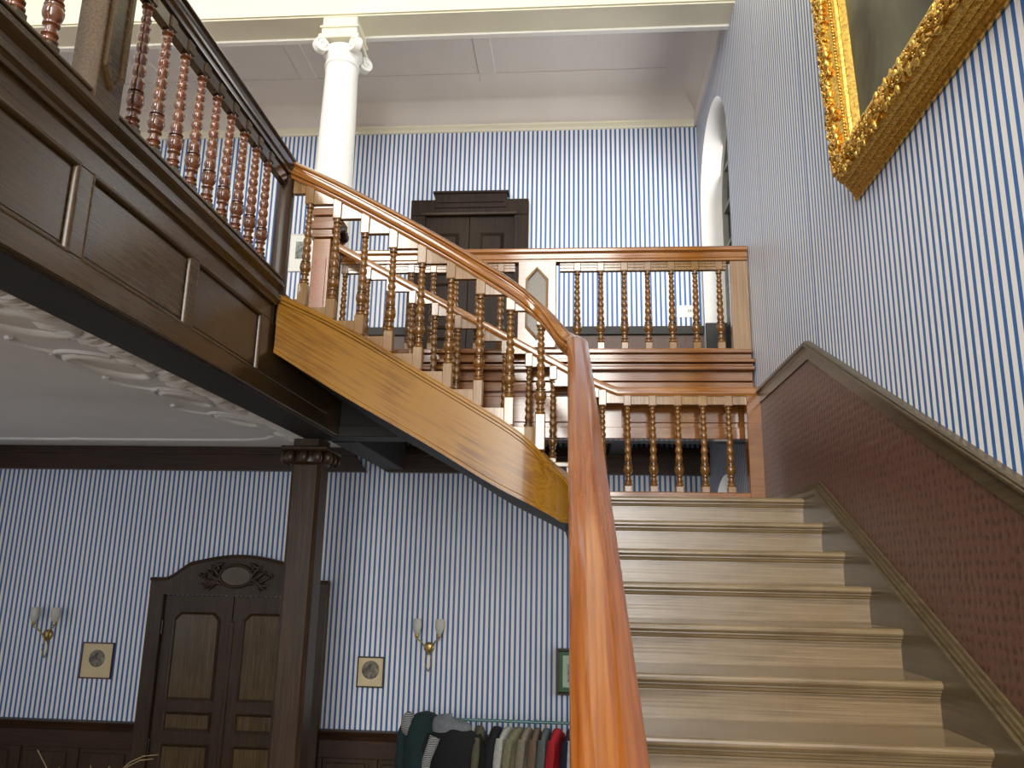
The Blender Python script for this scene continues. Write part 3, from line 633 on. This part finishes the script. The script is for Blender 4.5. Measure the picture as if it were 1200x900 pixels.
# ------------------------------------------------------------------ columns
oc = thing('oak_column', 'dark square oak column with a carved capital below the gallery corner', 'column', loc=(-2.03, 5.97, FLOOR))
H = 0.94-FLOOR; c_, h_ = 0.028, 0.115
sec = [(-h_+c_,-h_),(h_-c_,-h_),(h_,-h_+c_),(h_,h_-c_),(h_-c_,h_),(-h_+c_,h_),(-h_,h_-c_),(-h_,-h_+c_)]
MB().prism(sec, 'z', 0, H).obj('shaft', 'dark', oc)
MB().box(-0.16,0.16,-0.16,0.16,0,0.35).box(-0.14,0.14,-0.14,0.14,0.35,0.42).obj('plinth', 'dark', oc, bevel=0.01)
cp = MB().lathe([(0.14,0),(0.17,0.02),(0.175,0.06),(0.16,0.09),(0.15,0.10)], 20, (0,0,H-0.20), 1.0, 1.0).obj('capital', 'dark', oc, smooth=40)
MB().box(-0.185,0.185,-0.185,0.185,H-0.10,H-0.062).obj('abacus', 'dark', oc, bevel=0.012)
egg = MB().ball((0,0,0), 0.04, 1, 0.8, 1.25, 10, 8).mesh('capital_leaf', 'dark', smooth=60)
for i in range(4):
    for s in (-1, 0, 1):
        a = PI/2*i; place('capital_leaf', egg, cp, (0.165*math.cos(a)-s*0.105*math.sin(a), 0.165*math.sin(a)+s*0.105*math.cos(a), H-0.145))
def ionic(x, y, label):
    t = thing('ionic_column', label, 'column', loc=(x, y, GZ))
    hh = ENT-GZ
    prof = [(0.20,0),(0.20,0.06),(0.19,0.08),(0.205,0.11),(0.19,0.14),(0.175,0.17)]
    for k in range(13): z = 0.2+(hh-0.42-0.2)*k/12; prof.append((0.170-0.032*(k/12)**1.6, z))
    prof += [(0.150,hh-0.41),(0.150,hh-0.395),(0.138,hh-0.385),(0.138,hh-0.33)]
    MB().lathe(prof, 28).obj('shaft', 'white', t, smooth=35)
    cap = MB().lathe([(0.138,hh-0.35),(0.15,hh-0.33),(0.17,hh-0.29),(0.165,hh-0.26),(0.14,hh-0.24)], 24).obj('capital', 'white', t, smooth=40)
    for sx in (-1, 1):
        for sy in (-1, 1):      # volutes as spiral rolls at the corners
            pts = []
            for k in range(26):
                a = k/25*3.4*PI; r_ = 0.068*(1-k/25)**0.8+0.008
                dx = r_*math.cos(-PI/2+a); dz = r_*math.sin(PI/2-a)
                pts.append((dx, dz))
            mb = MB(); cx, cy = sx*0.150, sy*0.150; d = Vector((sx, sy, 0)).normalized(); n_ = Vector((-d.y, d.x, 0))
            rows = []
            for off, rr in ((-0.035, 0.060), (-0.030, 0.066), (0.030, 0.066), (0.035, 0.060)):
                rows.append([Vector((cx, cy, hh-0.275))+d*(rr*math.cos(2*PI*i/16))+n_*off+Vector((0,0,rr*math.sin(2*PI*i/16))) for i in range(16)])
            mb.ring(rows)
            for off in (-0.037, 0.037):
                mb.tube([Vector((cx, cy, hh-0.275))+d*(0.055*(1-k/20)*math.cos(k*0.5))+n_*off+Vector((0,0,0.055*(1-k/20)*math.sin(k*0.5))) for k in range(20)], 0.006, 6)
            mb.obj('volute', 'white', cap, smooth=40)
    MB().box(-0.175,0.175,-0.175,0.175,hh-0.215,hh-0.175).box(-0.155,0.155,-0.155,0.155,hh-0.175,hh-0.11).box(-0.17,0.17,-0.17,0.17,hh-0.11,hh-0.09).box(-0.15,0.15,-0.15,0.15,hh-0.09,hh+0.0).obj('abacus', 'cream', t, bevel=0.006)
ionic(-2.03, 6.0, 'white ionic column rising behind the curved handrail')
# ------------------------------------------------------------------ lower far wall: wainscot and double door
wn = thing('trim_4', 'dark panelled wainscot along the far wall of the lower hall', 'wainscot', kind='structure')
DXL, DXR = -4.235, -2.425
for x0, x1 in ((LEFT, DXL), (DXR, RX)):
    B(x0, x1, RY-0.02, RY, FLOOR, -1.56).obj('wainscot_board', 'dark', wn)
    MB().prism([(RY-0.06,-1.535),(RY-0.065,-1.525),(RY-0.06,-1.515),(RY,-1.51),(RY,-1.60),(RY-0.03,-1.60),(RY-0.04,-1.57)], 'x', x0, x1).obj('wainscot_cap', 'darkx', wn)
    B(x0, x1, RY-0.04, RY-0.01, -1.76, -1.60).obj('wainscot_rail', 'darkx', wn, bevel=0.004)
    B(x0, x1, RY-0.04, RY-0.01, FLOOR, FLOOR+0.25).obj('wainscot_rail', 'darkx', wn, bevel=0.004)
    n = max(1, int((x1-x0)/0.52)); wdt = (x1-x0)/n
    for i in range(n+1):
        xx = x0+wdt*i; B(max(x0, xx-0.045), min(x1, xx+0.045), RY-0.04, RY-0.01, FLOOR+0.25, -1.76).obj('wainscot_stile', 'dark', wn, bevel=0.004)
    for i in range(n):
        B(x0+wdt*i+0.08, x0+wdt*(i+1)-0.08, RY-0.032, RY-0.015, FLOOR+0.30, -1.80).obj('wainscot_panel', 'dark', wn, bevel=0.008)
d1 = thing('door_1', 'dark oak double door with arched carved head beside the square column', 'door', kind='structure')
DC = (DXL+DXR)/2; CA = 0.15
def clip_panel(x0, x1, z0_, z1_, c_=0.0):
    return [(x0, z0_), (x1, z0_), (x1, z1_-c_), (x1-c_, z1_), (x0+c_, z1_), (x0, z1_-c_)] if c_ else [(x0, z0_), (x1, z0_), (x1, z1_), (x0, z1_)]
for s in (0, 1):
    x0, x1 = (DXL, DXL+CA) if s == 0 else (DXR-CA, DXR)
    B(x0, x1, RY-0.085, RY, FLOOR, -0.30).obj('casing', 'dark', d1, bevel=0.006)
half = []
hw = DXR-DC
for t in [i/24 for i in range(25)]:
    x = hw*(1-t)
    if x > hw-0.13: z = -0.155
    else:
        q = (hw-0.13-x)/(hw-0.13)
        z = -0.155+0.17*min(1, (3*(q/0.42)**2-2*(q/0.42)**3) if q < 0.42 else 1)+ (0.065*math.sin((q-0.42)/0.58*PI/2) if q > 0.42 else 0)
    half.append((x, z))
top = [(DC+x, z) for x, z in half] + [(DC-x, z) for x, z in half[::-1][1:]]
MB().prism([(DXL, -0.305), (DXR, -0.305)] + top, 'y', RY-0.085, RY).obj('door_head', 'dark', d1)
mb = MB(); rows = [[(x, RY-yo, z+dz) for yo, dz in ((0.085,-0.02),(0.10,-0.018),(0.105,0.0),(0.095,0.012),(0.0,0.014))] for x, z in top]
mb.ring(rows).obj('head_moulding', 'dark', d1, smooth=40)
MX, MZ = DC-0.03, -0.115
md = MB().prism([(MX+0.15*math.cos(2*PI*i/28), MZ+0.09*math.sin(2*PI*i/28)) for i in range(28)], 'y', RY-0.098, RY-0.08).obj('medallion', 'skirt', d1)
MB().tube([(MX+0.165*math.cos(2*PI*i/28), RY-0.10, MZ+0.105*math.sin(2*PI*i/28)) for i in range(29)], 0.016, 8).obj('medallion_ring', 'dark', md, smooth=60)
for s in (-1, 1):
    mb = MB()
    for k in range(9):
        a0 = -0.7+k*0.18; L_ = 0.13+0.06*math.sin(k*0.8)
        st_ = Vector((MX+s*0.17*math.cos(a0*0.9), RY-0.10, MZ+0.11*math.sin(a0*1.3)))
        pts = [st_+Vector((s*L_*q, -0.01*math.sin(q*PI), 0.05*math.sin(a0)*q+0.035*math.sin(q*4+k))) for q in (0, 0.25, 0.5, 0.75, 1)]
        mb.tube(pts, [0.010, 0.017, 0.018, 0.014, 0.004], 7)
    for k in range(8):
        mb.ball((MX+s*(0.19+0.025*k), RY-0.10, MZ+0.06-0.010*k+0.02*math.sin(k*2)), 0.020, 1, 1, 1, 7, 5)
    mb.obj('carved_leaves', 'dark', md, smooth=60)
split = DC-0.045
for x0, x1, hs in ((DXL+CA+0.004, split-0.004, 0), (split+0.004, DXR-CA-0.004, 1)):
    lf_ = B(x0, x1, RY-0.045, RY-0.005, FLOOR, -0.312).obj('door_leaf', 'dark', d1, bevel=0.003)
    sw = 0.115
    for z0_, z1_, cl in ((-1.29, -0.47, 0.07), (-1.57, -1.40, 0), (-2.5, -1.69, 0)):
        po = clip_panel(x0+sw, x1-sw, z0_, z1_, cl); q = 0.022
        pi = clip_panel(x0+sw+q, x1-sw-q, z0_+q, z1_-q, cl*0.8 if cl else 0)
        MB().ring([[(a, RY-0.045, b) for a, b in po], [(a, RY-0.062, b) for a, b in po], [(a, RY-0.058, b) for a, b in [(a+(0.008 if a < (x0+x1)/2 else -0.008), b) for a, b in po]], [(a, RY-0.046, b) for a, b in pi]], caps=False).obj('panel_moulding', 'dark', lf_)
        MB().prism(pi, 'y', RY-0.052, RY-0.044).obj('panel', 'panelz', lf_, bevel=0.003)
    xh = x0 if hs == 0 else x1
    for z in (-0.62, -1.72): MB().lathe([(0.011,0),(0.013,0.01),(0.013,0.13),(0.011,0.14)], 8, (xh, RY-0.055, z-0.07)).obj('hinge', 'iron', lf_)
B(split-0.022, split+0.022, RY-0.06, RY-0.04, FLOOR, -0.55).obj('astragal', 'dark', d1, bevel=0.006)
# ------------------------------------------------------------------ upper far wall: door, dado
d2 = thing('door_2', 'dark panelled door with a stepped head on the upper far wall', 'door', kind='structure')
B(-1.79, -1.63, RY-0.09, RY, GZ, 3.72).obj('casing', 'darkm', d2, bevel=0.006); B(-0.665, -0.51, RY-0.09, RY, GZ, 3.72).obj('casing', 'darkm', d2, bevel=0.006)
B(-1.79, -0.51, RY-0.09, RY, 3.72, 3.905).obj('door_head', 'darkm', d2, bevel=0.006)
B(-1.53, -0.745, RY-0.10, RY, 3.80, 3.985).obj('head_block', 'darkm', d2, bevel=0.008)
B(-1.55, -0.725, RY-0.12, RY, 3.965, 3.995).obj('head_block', 'darkm', d2, bevel=0.006)
B(-1.50, -0.78, RY-0.115, RY-0.09, 3.86, 3.875).obj('head_bead', 'darkm', d2)
B(-1.67, -0.63, RY-0.115, RY-0.08, 3.715, 3.745).obj('head_bead', 'dark', d2, bevel=0.005)
for x0, x1 in ((-1.63, -1.15), (-1.145, -0.665)):
    l_ = B(x0, x1, RY-0.05, RY-0.005, GZ, 3.72).obj('door_leaf', 'darkm', d2, bevel=0.003)
    for z0_, z1_ in ((3.05, 3.52), (2.45, 2.95), (1.75, 2.35)):
        a, b = x0+0.11, x1-0.11; po = [(a, z0_), (b, z0_), (b, z1_), (a, z1_)]; pi = [(a+0.03, z0_+0.03), (b-0.03, z0_+0.03), (b-0.03, z1_-0.03), (a+0.03, z1_-0.03)]
        MB().ring([[(p, RY-0.05, q) for p, q in po], [(p, RY-0.07, q) for p, q in po], [(p, RY-0.052, q) for p, q in pi]], caps=False).obj('panel_moulding', 'darkm', l_)
        MB().prism(pi, 'y', RY-0.056, RY-0.05).obj('panel', 'darkm', l_, bevel=0.003)
MB().ball((-1.21, RY-0.10, 2.62), 0.03, 1, 1, 1, 10, 8).obj('door_knob', 'brass', d2, smooth=60)
ud = thing('trim_5', 'dark capped embossed dado on the upper far wall', 'dado', kind='structure')
for x0, x1 in ((LEFT, -1.79), (-0.51, RX)):
    B(x0, x1, RY-0.012, RY, GZ, 2.40).obj('dado_panel', 'lin2', ud)
    B(x0, x1, RY-0.045, RY, 2.385, 2.475).obj('dado_cap', 'black', ud, bevel=0.006)
    B(x0, x1, RY-0.03, RY, GZ, GZ+0.16).obj('skirting_board', 'dark', ud, bevel=0.004)
B(RX+0.002, RX+0.27, AY1-0.03, AY1-0.001, GZ, 2.48).obj('seat_panel', 'black', ud, bevel=0.006)
B(RX+0.20, RX+0.268, AY0+0.002, AY1-0.03, GZ, 2.42).obj('seat_panel', 'black', ud, bevel=0.006)
# ------------------------------------------------------------------ pictures
def frame_bars(par, x0, x1, z0_, z1_, yb, w_, d_, mat):
    rows = []
    for yy, g in ((yb, 0), (yb-d_, 0.002), (yb-d_, w_*0.6), (yb-d_*0.6, w_)):
        rows.append([(x0+g, yy, z0_+g), (x1-g, yy, z0_+g), (x1-g, yy, z1_-g), (x0+g, yy, z1_-g)])
    MB().ring(rows, caps=False).obj('frame', mat, par)
def round_print(xc, zc, wd, hg, label, fm, rad):
    t = thing('framed_print', label, 'picture', loc=(xc, RY-0.003, zc))
    frame_bars(t, -wd/2, wd/2, -hg/2, hg/2, 0, 0.014, 0.02, fm)
    B(-wd/2+0.004, wd/2-0.004, -0.010, 0.0, -hg/2+0.004, hg/2-0.004).obj('mount', 'mount', t)
    MB().prism([(rad*math.cos(2*PI*i/28), 0.02+rad*math.sin(2*PI*i/28)) for i in range(28)], 'y', -0.012, -0.009).obj('print', 'sepia', t)
M['redframe'] = plain('red_brown_frame', (0.09, 0.018, 0.014), 0.35); M['blackframe'] = plain('black_frame', (0.03, 0.022, 0.015), 0.4)
round_print(-4.735, -0.957, 0.33, 0.345, 'cream print with round sepia scene in thin red frame, left of the double door', 'redframe', 0.082)
round_print(-1.97, -0.987, 0.265, 0.285, 'yellowed print with round grey scene in thin black frame, beside the right sconce', 'blackframe', 0.085)
t = thing('framed_print', 'green mounted print in a dark frame, half hidden by the handrail', 'picture', loc=(0.0, RY-0.003, -0.93))
frame_bars(t, -0.185, 0.19, -0.21, 0.21, 0, 0.03, 0.035, 'blackframe')
B(-0.16, 0.165, -0.012, 0, -0.19, 0.19).obj('mat', 'greenmat', t); B(-0.12, 0.125, -0.014, -0.011, -0.14, 0.145).obj('mount', 'mountg', t); B(-0.075, 0.08, -0.016, -0.013, -0.09, 0.07).obj('print', 'sepia2', t)
t = thing('framed_print', 'small white mounted picture on the upper far wall beside the dark newel', 'picture', loc=(-3.0, RY-0.003, 3.34))
frame_bars(t, -0.14, 0.14, -0.22, 0.22, 0, 0.012, 0.02, 'mullion')
B(-0.135, 0.135, -0.010, 0, -0.215, 0.215).obj('mount', 'card', t); B(-0.07, 0.07, -0.012, -0.009, -0.07, 0.13).obj('print', 'sepia2', t)
t = thing('notice_card', 'small white notice card on the upper far wall by the corridor window', 'sign', loc=(1.125, RY-0.002, 2.643))
B(-0.085, 0.085, -0.006, 0, -0.065, 0.065).obj('card', 'card', t, bevel=0.002)
for k in range(3): B(0.030+0.014*k, 0.039+0.014*k, -0.0075, -0.0055, -0.01, 0.018+0.008*(k % 2)).obj('print_mark', 'sepia2', t)
# large gilt framed oil painting hung on the right wall
gp = thing('gilt_painting', 'large dark oil painting in a deep carved gilt frame on the right wall', 'painting', loc=(RX, 0, 1.70))
gp.rotation_euler = (0, -math.radians(2.0), 0)
PY0, PY1, PH = 1.05, 3.53, 2.7
# profile: inset from the outer edge, distance out from the wall
GPRO = [(0.0,0.004),(0.0,0.016),(0.006,0.022),(0.010,0.018),(0.014,0.026),(0.022,0.034),(0.026,0.031),(0.029,0.040),(0.036,0.052),(0.040,0.050),(0.043,0.060),(0.050,0.074),(0.055,0.073),(0.058,0.086),(0.066,0.104),(0.085,0.118),(0.12,0.122),(0.150,0.110),(0.170,0.095),(0.185,0.098),(0.200,0.085),(0.206,0.089),(0.215,0.085),(0.222,0.074),(0.236,0.076),(0.245,0.066),(0.262,0.045)]
rows = [[(-d_, PY1-g, g), (-d_, PY0+g, g), (-d_, PY0+g, PH-g), (-d_, PY1-g, PH-g)] for g, d_ in GPRO]
fo = MB().ring(rows, caps=False).obj('frame', 'gilt', gp, smooth=20)
MB().add([(-0.05, PY1-0.25, 0.25), (-0.05, PY0+0.25, 0.25), (-0.05, PY0+0.25, PH-0.25), (-0.05, PY1-0.25, PH-0.25), (-0.03, PY1-0.25, 0.25), (-0.03, PY0+0.25, 0.25), (-0.03, PY0+0.25, PH-0.25), (-0.03, PY1-0.25, PH-0.25)], [(0,1,2,3),(7,6,5,4),(0,4,5,1),(1,5,6,2),(2,6,7,3),(3,7,4,0)]).obj('canvas', 'paint', gp)
mb = MB(); bead = MB()
def run(p0, p1, fn, step):
    L_ = (Vector(p1)-Vector(p0)).length; n = int(L_/step)
    for k in range(n): fn(Vector(p0)+(Vector(p1)-Vector(p0))*((k+0.5)/n), (Vector(p1)-Vector(p0)).normalized(), k)
def leaf(p, d_, k):
    nrm = Vector((-1,0,0)); sd = d_.cross(nrm)
    for q in range(7):
        a = random.random()*6.28; c = p+sd*(random.random()-0.5)*0.10+d_*(random.random()-0.5)*0.03+nrm*(0.0+0.006*random.random())
        rot = Matrix.Rotation(a, 3, 'X') @ Matrix.Rotation(0.5*random.random(), 3, 'Y')
        mb.ball(c, 0.021, 0.55, 1.25, 0.55, 6, 4, rot)
    c0 = p+sd*0.02*math.sin(k*1.7); mb.tube([c0+(d_*math.cos(t*0.9)+sd*math.sin(t*0.9))*(0.028-0.0035*t)+nrm*0.012 for t in range(7)], 0.0075, 6)
def bd(p, d_, k): bead.ball(p, 0.0075, 1, 1, 1, 6, 4)
def corners(g, d_): return [(-d_, PY1-g, g), (-d_, PY0+g, g), (-d_, PY0+g, PH-g), (-d_, PY1-g, PH-g)]
for g, d_, fn, stp in ((0.105, 0.120, leaf, 0.045), (0.192, 0.097, bd, 0.016)):
    cs = corners(g, d_)
    for i in (0, 3):  run(cs[i], cs[(i+1) % 4], fn, stp)
    for i in (1, 2):  run(cs[i], cs[(i+1) % 4], fn, stp*2.5)
o = mb.obj('carved_leaves', 'gilt', fo, smooth=60); o['kind'] = 'stuff'
o = bead.obj('bead_row', 'gilt', fo, smooth=60); o['kind'] = 'stuff'
# ------------------------------------------------------------------ wall sconces
def sconce(x, z, label):
    t = thing('wall_sconce', label, 'wall lamp', 'twin arm brass sconces on the lower far wall', loc=(x, RY-0.001, z))
    MB().lathe([(0.012,-0.05),(0.035,-0.042),(0.05,-0.02),(0.052,0.0),(0.05,0.02),(0.035,0.042),(0.012,0.05)], 14, (0,-0.01,0), 1, 0.5).obj('back_plate', 'brass', t, smooth=50)
    for s in (-1, 1):
        ar = MB().tube([(s*0.005,-0.03,-0.06),(s*0.03,-0.05,0.0),(s*0.07,-0.09,0.065),(s*0.10,-0.10,0.075),(s*0.108,-0.10,0.10)], 0.007, 8).obj('arm', 'brass', t, smooth=60)
        MB().lathe([(0.014,0),(0.020,0.01),(0.020,0.035),(0.015,0.04)], 10, (s*0.108,-0.10,0.095)).obj('lamp_holder', 'brass', ar, smooth=50)
        MB().lathe([(0.016,0.0),(0.030,0.02),(0.042,0.06),(0.044,0.10),(0.040,0.135),(0.043,0.142),(0.040,0.14),(0.036,0.10),(0.02,0.03)], 16, (s*0.108,-0.10,0.125)).obj('lamp_shade', 'glass_shade', t, smooth=50)
        MB().tube([(s*0.008,-0.03,-0.05),(s*0.03,-0.035,-0.10),(s*0.03,-0.03,-0.14),(s*0.004,-0.02,-0.22)], 0.005, 6).obj('drop_ornament', 'brass', t, smooth=60)
sconce(-1.408, -0.745, 'brass twin arm wall sconce between the two small prints, right of the column')
sconce(-5.28, -0.725, 'brass twin arm wall sconce nearest the left edge, beside the red framed print')
# ------------------------------------------------------------------ clothes rail and garments
YR = 7.55; RZ = -1.31
rk = thing('clothes_rail', 'green metal clothes rail along the far lower wall', 'clothes rail', loc=(0, YR, FLOOR))
hr = RZ-FLOOR
MB().tube([(-1.52,0,hr),(0.9,0,hr)], 0.013, 10).obj('hanging_rail', 'steel', rk, smooth=60)
for x in (-1.52, 0.9):
    MB().tube([(x,0,0.05),(x,0,hr+0.01)], 0.018, 10).obj('post', 'steel', rk, smooth=60)
    MB().tube([(x,-0.28,0.03),(x,0.28,0.03)], 0.018, 10).obj('foot', 'steel', rk, smooth=60)
cloth = {}
def clothmat(col):
    k = tuple(col)
    if k not in cloth: cloth[k] = plain('cloth_%d' % len(cloth), col, 0.9, var=0.15, scale=30, bump=0.2)
    return cloth[k]
def garment(name, label, x, col, wid, thick, length, face=False, grp='garments on the clothes rail', sleeves=True, top=0.0, lean=0.0):
    """hung from the rail; across the rail (edge on) unless face is True"""
    t = thing(name, label, 'garment', grp, loc=(x, YR, RZ+top))
    m = clothmat(col) if not isinstance(col, bpy.types.Material) else col
    rows = []; n = 18
    for z, a, b in ((-0.045,0.10,0.45),(-0.06,0.45,0.75),(-0.10,0.82,0.95),(-0.16,1.0,1.05),(-0.30,0.96,1.15),(-0.55,0.94,1.2),(-0.80,0.98,1.3),(-length,1.02,1.4)):
        row = []
        for i in range(n):
            ang = 2*PI*i/n; fold = 1+0.10*math.sin(5*ang+z*6+x*9)*(0.3+abs(z))
            u_, v = a*wid/2*math.cos(ang)*fold, b*thick/2*math.sin(ang)*fold
            row.append((u_+lean*z, v, z) if face else (v+lean*z, u_, z))
        rows.append(row)
    MB().ring(rows).obj('body', m, t, smooth=60)
    if sleeves:
        for s in (-1, 1):
            pts = [(s*wid*0.42,0,-0.12),(s*wid*0.53,0,-0.25),(s*wid*0.56,-0.01,-0.45),(s*wid*0.55,-0.02,-0.66)]
            if not face: pts = [(b_, a_, c_) for a_, b_, c_ in pts]
            MB().tube(pts, [0.05*(1 if face else 0.7),0.06*(1 if face else 0.7),0.055*(1 if face else 0.7),0.045*(1 if face else 0.7)], 9).obj('sleeve', m, t, smooth=60)
    hk = [(0,0,-0.055-top),(0,0,-0.02-top),(0.018,0,0.0-top),(0.012,0,0.018-top),(-0.006,0,0.02-top),(-0.016,0,0.008-top)]
    MB().tube(hk if face else [(b_, a_, c_) for a_, b_, c_ in hk], 0.004, 6).obj('hanger_hook', 'steel', t, smooth=60)
    return t
# the two bulky jackets at the near end face the hall
g1 = garment('quilted_jacket', 'dark green jacket with a striped hood lining at the left end of the clothes rail', -1.34, (0.006, 0.024, 0.024), 0.36, 0.30, 0.95, True, top=0.10)
M['stripe_cloth'] = striped_cloth('striped_lining', (0.03, 0.035, 0.04), (0.4, 0.4, 0.4), 22)
MB().ball((-0.14, -0.05, -0.14), 0.085, 0.8, 0.9, 1.2, 12, 8).obj('sleeve_lining', 'stripe_cloth', g1, smooth=60)
g2 = garment('hooded_jacket', 'black jacket with a large grey hood hanging over the clothes rail', -1.06, (0.005, 0.005, 0.007), 0.46, 0.32, 1.0, True, top=0.02)
g2.location.y -= 0.12
rows = []
for k in range(9):
    a = PI*k/8; rows.append([(-0.02+0.19*math.cos(2*PI*i/14)*math.sin(a)**0.6*(1+0.1*math.sin(3*a)), 0.0+0.13*math.sin(2*PI*i/14)*math.sin(a)**0.6, -0.10+0.12*math.cos(a)*(1.0-0.25*math.cos(2*PI*i/14))) for i in range(14)])
MB().ring(rows).obj('hood', clothmat((0.16, 0.17, 0.185)), g2, smooth=70)
MB().tube([(-0.14,-0.15,-0.12),(-0.20,-0.18,-0.3),(-0.22,-0.18,-0.55),(-0.23,-0.18,-0.9)], [0.05,0.04,0.03,0.03], 8).obj('front_lining', 'stripe_cloth', g2, smooth=60)
garment('coat', 'olive coat showing behind the black hooded jacket', -0.86, (0.10, 0.09, 0.05), 0.36, 0.10, 0.95, lean=-0.15)
items = [('jacket', 'black jacket hung left of the pale shirt on the rail', -0.70, (0.008,0.008,0.010), 0.11),
         ('shirt', 'pale grey shirt hung between the black jacket and the khaki one', -0.60, (0.42,0.42,0.38), 0.07),
         ('jacket', 'khaki green jacket hung beside the pale grey shirt', -0.51, (0.20,0.19,0.11), 0.10),
         ('jacket', 'grey brown jacket hung right of the khaki one', -0.42, (0.24,0.20,0.15), 0.07),
         ('cardigan', 'brown cardigan with a pale trim in the middle of the rail', -0.34, (0.16,0.11,0.07), 0.07),
         ('jacket', 'slate grey jacket hung left of the bright red one', -0.26, (0.11,0.13,0.13), 0.07),
         ('jumper', 'bright red jumper hung on the rail', -0.165, (0.42,0.012,0.02), 0.08),
         ('jacket', 'dark navy jacket hung right of a gap beyond the red jumper', 0.055-0.10, (0.012,0.014,0.03), 0.07),
         ('blouse', 'white blouse hung between the navy jacket and the rust one', 0.0, (0.55,0.56,0.6), 0.03),
         ('jumper', 'rust red jumper hung close to the handrail', 0.055, (0.26,0.045,0.02), 0.06),
         ('jacket', 'black jacket hung right of the rust jumper', 0.12, (0.012,0.012,0.016), 0.05),
         ('jacket', 'pale blue grey jacket nearest the handrail', 0.20, (0.34,0.37,0.42), 0.06)]
for nm, lab, x, col, th in items: garment(nm, lab, x, col, 0.38, th, 0.92, lean=random.uniform(-0.06, -0.02)).rotation_euler.z = -random.uniform(0.15, 0.4)
# ------------------------------------------------------------------ vase of dried stems (only the tips reach the picture)
vz = thing('dried_stem_vase', 'tall dried stems whose thin tips show along the bottom left edge', 'dried plant', loc=(-3.46, 6.0, FLOOR))
MB().lathe([(0.10,0),(0.13,0.05),(0.15,0.25),(0.12,0.45),(0.08,0.55),(0.095,0.6),(0.085,0.6),(0.07,0.54),(0.10,0.3),(0.09,0.05)], 18).obj('vase', 'clay', vz, smooth=50)
for dx, dz, cv in ((-0.46,1.31,0.06), (0.46,1.31,0.30), (0.42,1.28,0.26), (-0.04,1.22,0.05), (0.10,1.22,0.05), (-0.28,1.20,0.1), (0.24,1.18,0.1)):
    pts = []
    for k in range(9):
        q = k/8; pts.append((dx*(q**(1.0+cv*4)) , 0.02*math.sin(q*3), 0.5+(dz-0.5)*(q if cv < 0.2 else math.sin(q*PI/2))))
    MB().tube(pts, [0.006-0.0003*k for k in range(9)], 6).obj('stem', 'straw', vz, smooth=60)
bpy.context.view_layer.update()
